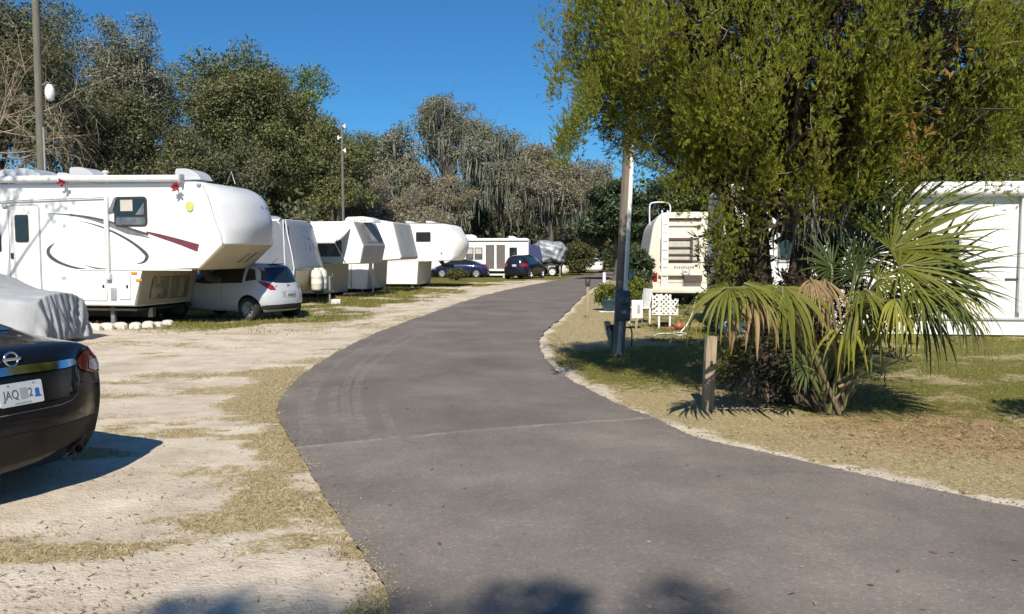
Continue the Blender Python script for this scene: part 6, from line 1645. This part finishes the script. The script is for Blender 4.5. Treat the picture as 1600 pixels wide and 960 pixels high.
# ---------------------------------------------------------------- the cabbage palm in front of it
PG = leafmat('palm_green', [(.085, .108, .016), (.145, .158, .026), (.205, .205, .04)], 2.0, None, .3, rough=.5, spec=.2)
PD = leafmat('palm_dark_green', [(.035, .06, .016), (.06, .088, .024), (.09, .12, .034)], 2.0, None, .25, rough=.5, spec=.2)
PY = leafmat('palm_yellow', [(.26, .25, .035), (.34, .31, .055), (.19, .21, .04)], 2.0, None, .35, rough=.45)
PB = leafmat('palm_brown', [(.26, .17, .08), (.36, .25, .13), (.20, .13, .06)], 2.0, None, .25, rough=.7)
PK = leafmat('palm_dead_dark', [(.08, .055, .03), (.12, .09, .05), (.06, .05, .03)], 2.0, None, .1, rough=.8)
def fan(parent, hub, tip, nrm, base, mat, rng, n=34, spread=105, droop=.5, fold=.25, wid=1.0, ragged=.2, pet=None, sag=.35):
    n = int(n * 1.08); wid *= 1.2
    hub, tip = Vector(hub), Vector(tip); A = (tip - hub) * 1.15; Rr = A.length; A.normalize()
    N = Vector(nrm); N = (N - A * N.dot(A)).normalized(); Bv = N.cross(A)
    V, Fc = [], []
    S_ = [0, .18, .36, .52, .68, .84, 1.0]
    dphi = R(2 * spread) / n
    for k in range(n):
        f = k / (n - 1) * 2 - 1; ph = f * R(spread) + rng.normal() * .05
        d = A * math.cos(ph) + Bv * math.sin(ph)
        if rng.random() < .07: continue
        ln = Rr * (.72 + .28 * math.cos(ph)) * rng.uniform(1 - ragged * 1.6, 1.05)
        sd_ = (A * -math.sin(ph) + Bv * math.cos(ph))
        dr = (droop + .12) * rng.uniform(.6, 1.6); tw = rng.normal() * .6
        p = hub.copy(); dirn = d.copy() + N * .18 * (1 - abs(f)) ; prev = 0
        b0 = len(V)
        for s in S_:
            st = (s - prev) * ln; prev = s
            dirn = (dirn + Vector((0, 0, -1)) * dr * (s ** 1.6) * .55).normalized()
            p = p + dirn * st
            w = min(s * ln * math.tan(dphi / 2) * 1.04, .36 * ln * math.tan(dphi / 2)) * wid
            w *= 1 if s < .5 else max(.03, 1 - ((s - .5) / .5) ** 1.4)
            t_ = tw * max(0, s - .4)
            sv = (sd_ * math.cos(t_) + N * math.sin(t_))
            ridge = N * (w * fold * 2.0)
            V += [p - sv * w, p + ridge, p + sv * w]
        for i in range(len(S_) - 1):
            a = b0 + i * 3
            Fc += [(a, a + 1, a + 4, a + 3), (a + 1, a + 2, a + 5, a + 4)]
    me = bpy.data.meshes.new('frond'); me.from_pydata([tuple(v) for v in V], [], Fc); me.materials.append(mat)
    o = link(bpy.data.objects.new('frond', me), parent)
    if base is not None:
        bs = Vector(base); mid = bs.lerp(hub, .55) + Vector((0, 0, sag * (hub - bs).length * .5)); bm = B()
        pts = spline([bs, mid, hub, hub + A * Rr * .22], 12); tube(bm, [Vector(q) for q in pts], [.024, .02, .018, .016, .015, .014, .013, .012, .011, .010, .008, .003], 6)
        obj('petiole', bm, pet or M['petiole'], o)
    return o
M['petiole'] = pmat('palm_petiole', (.12, .15, .05), (.18, .17, .07), 6, .5)
M['boots'] = pmat('old_frond_boots', (.08, .062, .04), (.045, .036, .024), 7, .8)
M['drypetiole'] = pmat('dry_petiole', (.26, .20, .11), (.16, .12, .07), 6, .7)
def palm():
    rng = np.random.default_rng(17)
    base = Vector((3.42, 8.55, 0)); t = thing('fan_palm', 'low fan palm with green, yellow and brown drooping fronds at the foot of the juniper', 'palm', base)
    L = lambda px, py, Y: at(px, py, Y) - base
    c0 = Vector((0, 0, .12))
    up = (0, -.55, .85)
    def f_(h, tp, nr, mat, **k):
        fan(t, L(*h), L(*tp), nr, c0 + Vector(rng.normal(size=3)) * .07, mat, rng, **k)
    # big upper right fans
    f_((1392, 392, 8.2), (1545, 330, 8.0), (-.35, -.75, .6), PG, n=40, droop=.10, spread=100, wid=.9)
    f_((1372, 372, 8.6), (1480, 262, 8.9), (-.5, -.8, .2), PD, n=38, droop=.05, spread=95, wid=.85)
    f_((1352, 360, 8.9), (1385, 255, 9.1), (0, -1, .1), PD, n=32, droop=.05, spread=100, wid=.8)
    f_((1405, 418, 7.9), (1560, 430, 7.7), (-.1, -.55, .8), PG, n=38, droop=.35, spread=100, wid=.9)
    f_((1440, 440, 8.0), (1530, 345, 8.2), (-.6, -.7, .3), PD, n=26, droop=.1, spread=70, wid=.8)
    f_((1350, 455, 7.9), (1420, 505, 7.5), (.3, -.5, .8), PG, n=30, droop=.9, spread=100, wid=.9)
    # drooping right fans
    f_((1420, 430, 8.2), (1560, 400, 8.2), (-.2, -.6, .75), PG, n=34, droop=.3, spread=100, wid=.9)
    f_((1460, 460, 7.7), (1560, 540, 7.4), (.3, -.5, .8), PD, n=28, droop=1.2, spread=105, wid=.8)
    f_((1370, 440, 8.0), (1450, 420, 7.8), (-.3, -.6, .75), PG, n=30, droop=.5, spread=100)
    f_((1400, 468, 7.6), (1440, 560, 7.4), (.45, -.75, .5), PY, n=24, droop=1.3, spread=85, wid=.9)
    f_((1470, 452, 7.8), (1585, 500, 7.6), (.1, -.4, .9), PG, n=34, droop=1.1, spread=110, wid=.8)
    f_((1485, 470, 7.9), (1575, 545, 7.9), (.4, -.4, .8), PK, n=22, droop=1.3, spread=100, wid=.75, pet=M['drypetiole'])
    f_((1440, 475, 8.1), (1470, 590, 8.1), (.3, -.8, .4), PD, n=20, droop=1.3, spread=95, wid=.75)
    f_((1400, 462, 8.3), (1380, 560, 8.3), (0, -.9, .4), PK, n=16, droop=1.4, spread=95, wid=.7, pet=M['drypetiole'])
    f_((1455, 425, 8.3), (1565, 455, 8.2), (-.1, -.6, .8), PG, n=28, droop=.6, spread=95)
    f_((1345, 470, 8.1), (1395, 570, 7.8), (.2, -.7, .6), PG, n=18, droop=1.3, spread=85)
    # left drooping fans
    f_((1180, 455, 7.7), (1140, 540, 7.5), (-.3, -.6, .7), PB, n=12, droop=1.5, spread=60, pet=M['drypetiole'])
    f_((1215, 455, 8.1), (1170, 520, 8.0), (-.3, -.6, .7), PD, n=22, droop=1.3, spread=105)
    f_((1140, 450, 7.45), (1060, 500, 7.2), (-.25, -.35, .9), PG, n=34, droop=1.35, spread=125, wid=.85)
    f_((1165, 444, 7.7), (1262, 480, 7.45), (.15, -.35, .9), PG, n=28, droop=1.25, spread=100, wid=.9)
    f_((1225, 448, 7.8), (1222, 555, 7.4), (-.1, -.6, .8), PG, n=20, droop=1.5, spread=100, wid=.8)
    f_((1268, 436, 7.8), (1292, 500, 7.6), (.2, -.6, .8), PB, n=26, droop=1.6, spread=75, wid=.75, pet=M['drypetiole'])
    f_((1290, 438, 8.0), (1270, 520, 7.9), (-.3, -.6, .7), PB, n=14, droop=1.6, spread=70, wid=.75, pet=M['drypetiole'])
    # centre fillers, low small fans
    f_((1300, 420, 8.5), (1250, 370, 8.6), (.3, -.9, .3), PD, n=26, droop=.3, spread=100, wid=.8)
    f_((1335, 430, 8.3), (1330, 365, 8.2), (0, -.95, .3), PD, n=30, droop=.3, spread=105, wid=.9)
    f_((1325, 500, 8.0), (1312, 590, 7.8), (-.4, -.8, .4), PY, n=9, droop=1.5, spread=45, wid=.6)
    f_((1410, 405, 8.3), (1535, 375, 8.4), (-.2, -.7, .7), PG, n=34, droop=.2, spread=95, wid=.8)
    f_((1345, 400, 8.7), (1440, 330, 8.8), (-.3, -.9, .3), PD, n=30, droop=.12, spread=95, wid=.8)
    f_((1430, 455, 7.7), (1520, 480, 7.4), (.2, -.5, .8), PG, n=28, droop=.9, spread=100, wid=.8)
    f_((1130, 458, 7.6), (1085, 520, 7.5), (-.5, -.4, .8), PD, n=22, droop=1.3, spread=110, wid=.75)
    f_((1195, 452, 7.9), (1195, 500, 7.6), (0, -.4, .9), PG, n=20, droop=1.4, spread=110, wid=.75)
    f_((1262, 575, 8.2), (1210, 560, 8.1), (0, -.8, .5), PD, n=18, droop=.7, spread=90, wid=.8)
    f_((1330, 560, 8.2), (1370, 520, 8.2), (-.2, -.8, .5), PD, n=18, droop=.5, spread=80, wid=.8)
    # old boots and stumps of cut fronds at the base
    bm = B()
    for k in range(14):
        a = rng.uniform(0, 2 * PI); d = Vector((math.cos(a) * .8, math.sin(a) * .8, rng.uniform(.7, 1.8))).normalized(); ln = rng.uniform(.18, .48); p0 = Vector((math.cos(a) * .10, math.sin(a) * .10, -.02))
        tube(bm, [p0, p0 + d * ln * .5, p0 + d * ln], [.022, .017, .010], 5)
    lathe(bm, [(.15, -.03), (.16, .08), (.12, .2), (0, .26)], 12); obj('trunk', bm, M['boots'], t)
    for a0, a1 in (((1300, 600, 8.4), (1400, 545, 8.0)), ((1310, 605, 8.3), (1425, 555, 8.2))):
        bm = B(); tube(bm, [L(*a0) * Vector((1, 1, .4)) if 0 else L(*a0), L(*a1)], [.016, .008], 6); obj('bare_petiole', bm, M['drypetiole'], t)
palm()

# low shrubs round the post and the stems
SH = leafmat('shrub_leaves', [(.03, .045, .015), (.06, .075, .025), (.10, .11, .045)], 2, None, .2)
PURP = leafmat('dry_purple_shrub', [(.14, .10, .08), (.22, .17, .13), (.12, .12, .05)], 2, None, .15)
bush('small twiggy brownish shrub right of the wooden post', 1183, 620, 8.75, .30, .45, PURP, 520, .055, 51, 'shrub', 'shrub')
bush('low dark shrub at the foot of the juniper stems', 1225, 618, 9.2, .42, .42, SH, 1100, .06, 52, 'shrub', 'shrub')
bush('small bright green shrub in the shade behind the wooden post', 1142, 560, 9.8, .30, .62, YG, 900, .06, 53, 'shrub', 'shrub')
bush('dark tall shrub by the left end of the trailer home', 1150, 440, 16.2, .55, 2.2, OAKD, 3200, .11, 55, 'shrub', 'shrub')
# out of the frame on the right: the round bush whose shadow reaches the lawn, and the tree behind the camera that shades the nearest asphalt
bush('round bush just outside the photo on the right, shading the lawn', 1760, 620, 7.6, .75, 1.5, SH, 6000, .07, 56)
def tree_behind():
    rng = np.random.default_rng(66)
    t = thing('oak_tree', 'oak behind the camera whose shade falls on the nearest asphalt', 'tree', (-1.6, -7.5, 0))
    C = []
    for x, y, r_ in [(-1.5, 3.55, .26), (-1.15, 3.38, .34), (-.62, 3.42, .30), (.02, 3.52, .30), (.20, 3.76, .18), (.80, 3.60, .24), (-1.6, 3.1, .4), (.4, 3.0, .4)]:
        z = rng.uniform(9.5, 11.5); k = z / -sun_dir.z
        C.append((x - sun_dir.x * k + 1.6, y - sun_dir.y * k + 7.5, z, r_))
    C = np.array(C)
    P, d, k = clump_points(rng, C[:, :3], C[:, 3] * 1.15, 3800, 1.0)
    Lf = rng.uniform(.06, .12, len(P)); npmesh('crown', leaves(rng, P, unit(d + rng.normal(size=P.shape)), Lf, Lf * .5), 4, OAK, t)
    bm = B(); limb_tree(bm, rng, (0, 0, -.1), (0, 0, 8.6), .3, [tuple(c[:3]) for c in C]); obj('trunk', bm, M['bark'], t)
tree_behind()
def tree_left():
    rng = np.random.default_rng(67); b = Vector((-14.5, 9.0, 0))
    t = thing('oak_tree', 'oak left of the photo whose loose branches dapple the wall of the big fifth wheel', 'tree', b)
    C = []
    for k in range(26):
        wx, wz = rng.uniform(-16.5, -10.2), rng.uniform(1.6, 3.9); s_ = rng.uniform(10.5, 14)
        C.append((wx - sun_dir.x * s_ - b.x, 20.0 - sun_dir.y * s_ - b.y, wz - sun_dir.z * s_))
    C = np.array(C); P, d, k = clump_points(rng, C, rng.uniform(.25, .55, 26), 2300, 1.0)
    Lf = rng.uniform(.07, .15, len(P)); npmesh('crown', leaves(rng, P, unit(d + rng.normal(size=P.shape)), Lf, Lf * .5), 4, OAK, t)
    bm = B(); limb_tree(bm, rng, (0, 0, -.1), (.4, .6, 8.0), .26, [tuple(c) for c in C]); obj('trunk', bm, M['bark'], t)
tree_left()
# ---------------------------------------------------------------- poles and small things
def lamp_pole():
    g = at(70, 398, 28.5); t = thing('utility_pole', 'weathered wooden pole with a pale area lamp, behind the big fifth wheel', 'pole', (g.x, 28.5, 0))
    bm = B(); tube(bm, [(0, 0, -.2), (0, 0, 5), (.02, 0, 11)], [.155, .14, .12], 14); obj('pole', bm, M['polegreen'], t)
    z = at(88, 158, 28.4).z
    bm = B(); tube(bm, [(.1, 0, z + .55), (.34, -.05, z + .66), (.42, -.08, z + .60)], .025, 6); obj('lamp_arm', bm, M['steel'], t)
    bm = B(); lathe(bm, [(0, .58), (.09, .56), (.11, .48), (.14, .44), (.16, .24), (.12, .06), (.06, .0), (0, 0)], 20, Matrix.Translation((.45, -.10, z))); obj('lamp_head', bm, M['pvc'], t, 50)
    bm = B(); tube(bm, [(.15, -.05, 0), (.15, -.05, z - .9)], .03, 6); obj('conduit', bm, M['midgrey'], t)
lamp_pole()
def insulator_pole():
    g = at(537, 398, 39.5); t = thing('utility_pole', 'thin distant pole with small white insulators, left of the brown tree', 'pole', (g.x, 39.5, 0))
    zt = at(537, 192, 39.5).z
    bm = B(); tube(bm, [(0, 0, -.2), (0, 0, zt)], [.075, .055], 10); obj('pole', bm, M['polegreen'], t)
    for py in (196, 214, 234):
        z = at(537, py, 39.5).z; bm = B(); s_ = 1 if py != 214 else -1
        lathe(bm, [(0, 0), (.05, .02), (.06, .08), (.035, .12), (.05, .15), (.03, .2), (0, .21)], 12, Matrix.Translation((.16 * s_, -.12, z - .17))); tube(bm, [(0, 0, z), (.16 * s_, -.12, z - .1)], .03, 5); obj('insulator', bm, M['pvc'], t)
insulator_pole()
def meter_pole():
    g = G(966, 557); t = thing('utility_pole', 'leaning wooden pole with a white conduit and a blue grey meter box beside the road', 'pole', g)
    lean = Vector((.042, 0, 1))
    q = lambda z, dx=0, dy=0: Vector((lean.x * z + dx, dy, z))
    bm = B(); tube(bm, [q(-.2), q(2), q(4.2), q(6.2)], [.105, .10, .094, .086], 16); obj('pole', bm, M['pole'], t)
    bm = B(); tube(bm, [q(.95, .045, -.125), q(2, .045, -.122), q(3.6, .045, -.115)], .036, 10); obj('conduit', bm, M['pvc'], t)
    bm = B(); box(bm, q(.86, .0, -.19), (.25, .13, .50), .015); m_ = obj('meter_box', bm, M['meter'], t)
    bm = B(); box(bm, q(.86, 0, -.262), (.21, .014, .44), .006); lathe(bm, [(.07, 0), (.075, .03), (.06, .06), (0, .065)], 18, Matrix.Translation(q(.96, 0, -.262)) @ Matrix.Rotation(PI / 2, 4, 'X')); obj('box_cover', bm, M['meter'], m_)
    bm = B(); tube(bm, [q(.05, -.01, -.15), q(.62, .0, -.16)], .035, 10); obj('lower_conduit', bm, M['midgrey'], t)
    bm = B(); box(bm, q(1.35, .14, -.06), (.10, .10, .14), .02); obj('outlet_box', bm, M['steel'], t)
    # standpipe with a tap on the left, bent pipe on the right
    s_ = thing('water_standpipe', 'dark water standpipe with a tap left of the meter pole', 'water tap', G(957, 545))
    bm = B(); tube(bm, [(0, 0, -.05), (0, 0, .36)], .017, 8); box(bm, (0, 0, .38), (.10, .08, .11), .02); tube(bm, [(0, 0, .40), (-.10, -.05, .40), (-.10, -.05, .34)], .014, 6); obj('pipe', bm, M['black'], s_)
    s_ = thing('bent_pipe', 'dark hooked pipe standing right of the meter pole', 'water pipe', G(987, 540))
    bm = B(); tube(bm, [Vector(p) for p in spline([(0, 0, -.05), (0, 0, .26), (-.04, 0, .33), (-.14, 0, .34), (-.18, 0, .30)], 16)], .014, 8); obj('pipe', bm, M['black'], s_)
meter_pole()
def stake():
    t = thing('reflector_stake', 'short marker stake with a dark two armed head on the grass edge of the road', 'marker post', G(918, 499))
    bm = B(); box(bm, (0, 0, .42), (.07, .03, .9), .006); obj('stake', bm, M['postwood'], t)
    bm = B(); box(bm, (0, -.02, .93), (.13, .05, .11), .012); box(bm, (-.05, -.02, 1.02), (.035, .05, .09), .006); box(bm, (.05, -.02, 1.02), (.035, .05, .09), .006); obj('head', bm, M['black'], t)
    t = thing('bollard', 'white painted bollard at the far right edge of the road', 'bollard', G(944, 449))
    bm = B(); lathe(bm, [(.085, -.05), (.085, .72), (.075, .76), (0, .78)], 16); obj('post', bm, M['pvc'], t)
stake()
def wood_post():
    t = thing('wooden_post', 'weathered square timber post under the left fronds of the palm', 'post', G(1107, 640))
    bm = B(); box(bm, (0, 0, .38), (.115, .115, .86), .008, Matrix.Rotation(R(2), 4, 'Y')); obj('post', bm, M['postwood'], t)
    bm = B(); box(bm, (0.01, -.062, .52), (.03, .012, .05), .003); obj('screw_plate', bm, M['under'], t)
wood_post()
def lattice():
    g = G(1039, 513); Y = g.y
    t = thing('lattice_screen', 'small white lattice panel standing on two posts before the motorhome', 'lattice', (g.x, Y, 0))
    X = lambda px: at(px, 500, Y).x - g.x
    Z = lambda py: at(1039, py, Y).z
    x0, x1, xm = X(1019), X(1059), X(1040); z0, z1, z2 = Z(492), Z(459), Z(467)
    bm = B()
    def clipbar(p, d):
        # keep the bar inside the stepped outline
        pts = []
        for s in np.linspace(-1.2, 1.2, 97):
            q = p + d * s
            top = z1 if q.x < xm + .04 else z2
            if x0 <= q.x <= x1 and z0 <= q.y <= top: pts.append(q)
        return (pts[0], pts[-1]) if len(pts) > 2 else None
    for dr in (Vector((1, 1)).normalized(), Vector((1, -1)).normalized()):
        for k in np.arange(-1.6, 1.6, .108):
            c = Vector((k, (z0 + z1) / 2)); r_ = clipbar(c, dr)
            if r_:
                a, b = r_; m_ = (a + b) / 2; ln = (b - a).length; an = math.atan2(b.y - a.y, b.x - a.x)
                box(bm, (m_.x, 0 if dr.y > 0 else .008, m_.y), (ln, .007, .036), 0, Matrix.Rotation(-an, 4, 'Y'))
    for a, b in (((x0, z0), (x1, z0)), ((x0, z0), (x0, z1)), ((x1, z0), (x1, z2))):
        tube(bm, [(a[0], -.002, a[1]), (b[0], -.002, b[1])], .012, 6)
    obj('lattice_panel', bm, M['pvc'], t)
    for px in (1030, 1047):
        bm = B(); box(bm, (X(px), .035, z1 * .5 - .03), (.045, .045, z1 + .02), .004); obj('post', bm, M['pvc'], t)
    # white board on a stake, left
    g = G(994, 514); t = thing('notice_board', 'small blank white board on a short wooden stake beside the meter pole', 'sign', g)
    s = FPX / g.y; bm = B(); box(bm, (.02, 0, .45), (.26, .02, .42), .004, Matrix.Rotation(R(4), 4, 'Z')); b_ = obj('board', bm, M['pvc'], t)
    bm = B(); box(bm, (.05, -.014, .46), (.06, .006, .20), .002); obj('dark_panel', bm, M['midgrey'], b_)
    bm = B(); box(bm, (0, .02, .22), (.05, .03, .50), .004); obj('stake', bm, M['postwood'], t)
    g = G(1005, 510); t = thing('plastic_chair', 'white plastic garden chair behind the white board', 'chair', (g.x, g.y + .6, 0), R(-70))
    bm = B(); box(bm, (0, 0, .40), (.44, .42, .03), .01); obj('seat', bm, M['pvc'], t)
    bm = B(); box(bm, (0, .20, .64), (.42, .03, .46), .012, Matrix.Rotation(R(-10), 4, 'X')); obj('backrest', bm, M['pvc'], t)
    for x in (-.19, .19):
        for y in (-.18, .18):
            bm = B(); box(bm, (x, y, .19), (.04, .04, .40), .006); obj('leg', bm, M['pvc'], t)
lattice()
def garden():
    g = G(952, 487); t = thing('flower_pot', 'teal blue glazed pot with the yellow green plant left of the meter pole', 'flower pot', g)
    bm = B(); lathe(bm, [(0, 0), (.15, 0), (.21, .30), (.24, .33), (.235, .38), (.20, .37), (.17, .30), (0, .28)], 24); obj('pot', bm, M['teal'], t, 50)
    bm = B(); box(bm, (0, 0, -.01), (.62, .34, .05), .01); obj('paving_stone', bm, M['concrete'], t)
    bush('yellow green leafy plant standing around the teal pot', 948, 487, g.y + .35, .42, .95, YG, 1500, .10, 61, 'potted_plant', 'plant')
    bush('bright green shrub right of the meter pole, before the motorhome', 992, 480, 24.5, .55, 1.05, YG, 2200, .10, 62, 'shrub', 'shrub')
    bush('dark leafy plant climbing beside the motorhome corner', 1000, 470, 26.6, .5, 2.1, DKGREEN, 2600, .14, 63, 'shrub', 'shrub')
    # orange red ball like garden ornament, black pot, cream stick, hose
    g = G(1061, 515); t = thing('garden_ornament', 'round orange red garden ornament on the grass right of the lattice', 'ornament', g)
    bm = B(); lathe(bm, [(0, -.01), (.06, 0), (.10, .04), (.11, .08), (.09, .13), (.04, .16), (.02, .18), (0, .18)], 20); obj('ball', bm, M['terracotta'], t, 60)
    bm = B(); tube(bm, [(-.14, -.05, .02), (-.22, -.08, .06), (-.28, -.06, .02)], .03, 8); obj('knob', bm, M['terracotta'], t)
    g = G(1037, 511); t = thing('plant_tray', 'low black tray on the grass between the lattice posts', 'tray', (g.x + .05, g.y + .15, 0))
    bm = B(); lathe(bm, [(0, 0), (.14, 0), (.17, .09), (.15, .09), (.13, .03), (0, .03)], 18); obj('tray', bm, M['black'], t)
    p0, p1, p2 = G(1062, 521), at(1078, 500, 17.4), at(1089, 462, 17.3)
    t = thing('white_pipe', 'thin pale pipe leaning up from the lawn behind the left fronds', 'pipe', p0)
    bm = B(); tube(bm, [Vector(q) - p0 for q in spline([p0, p1, p2], 10)], .014, 8); obj('pipe', bm, M['pvc'], t)
    t = thing('garden_hose', 'pale garden hose lying in curves on the lawn before the lattice', 'hose', G(1040, 525))
    o = G(1040, 525); bm = B(); tube(bm, [Vector(q) - o + Vector((0, 0, .025)) for q in spline([G(1018, 530), G(1028, 524), G(1048, 523), G(1062, 526), G(1072, 523), G(1052, 521)], 30)], .011, 6); obj('hose', bm, M['pvc'], t)
garden()
def far_bits():
    # white folding chair and a pale sack at the far camper
    g = G(862, 430); Y = g.y
    t = thing('folding_chair', 'white wooden sawhorse like chair between the dark SUV and the silver wrapped camper', 'chair', (g.x, Y, 0), R(20))
    for x in (-.3, .3):
        bm = B(); tube(bm, [(x, -.3, 0), (x * .8, 0, .75)], .03, 6); tube(bm, [(x, .3, 0), (x * .8, 0, .75)], .03, 6); obj('leg', bm, M['pvc'], t)
    bm = B(); box(bm, (0, -.02, .45), (.6, .3, .05), .01); obj('seat', bm, M['pvc'], t)
    bm = B(); box(bm, (0, 0, .78), (.62, .06, .16), .01); obj('backrest', bm, M['pvc'], t)
    g = G(882, 428); t = thing('pale_sack', 'pale sack lying on the verge below the silver wrapped camper', 'sack', g)
    bm = B(); bmesh.ops.create_icosphere(bm, subdivisions=3, radius=1)
    for v in bm.verts: p = v.co; n = 1 + .15 * math.sin(p.x * 5 + p.z * 4); v.co = Vector((p.x * .45 * n, p.y * .35 * n, max(-.02, (p.z * .45 + .38) * n)))
    obj('sack', bm, M['concrete'], t, 60)
    # fallen stick on the needles
    g = G(1150, 643); t = thing('fallen_stick', 'thin pale stick lying on the needles right of the wooden post', 'stick', g)
    bm = B(); tube(bm, [(-.18, 0, .03), (.1, .01, .035), (.42, -.03, .03)], [.008, .007, .005], 5); obj('stick', bm, M['paletwig'], t)
far_bits()
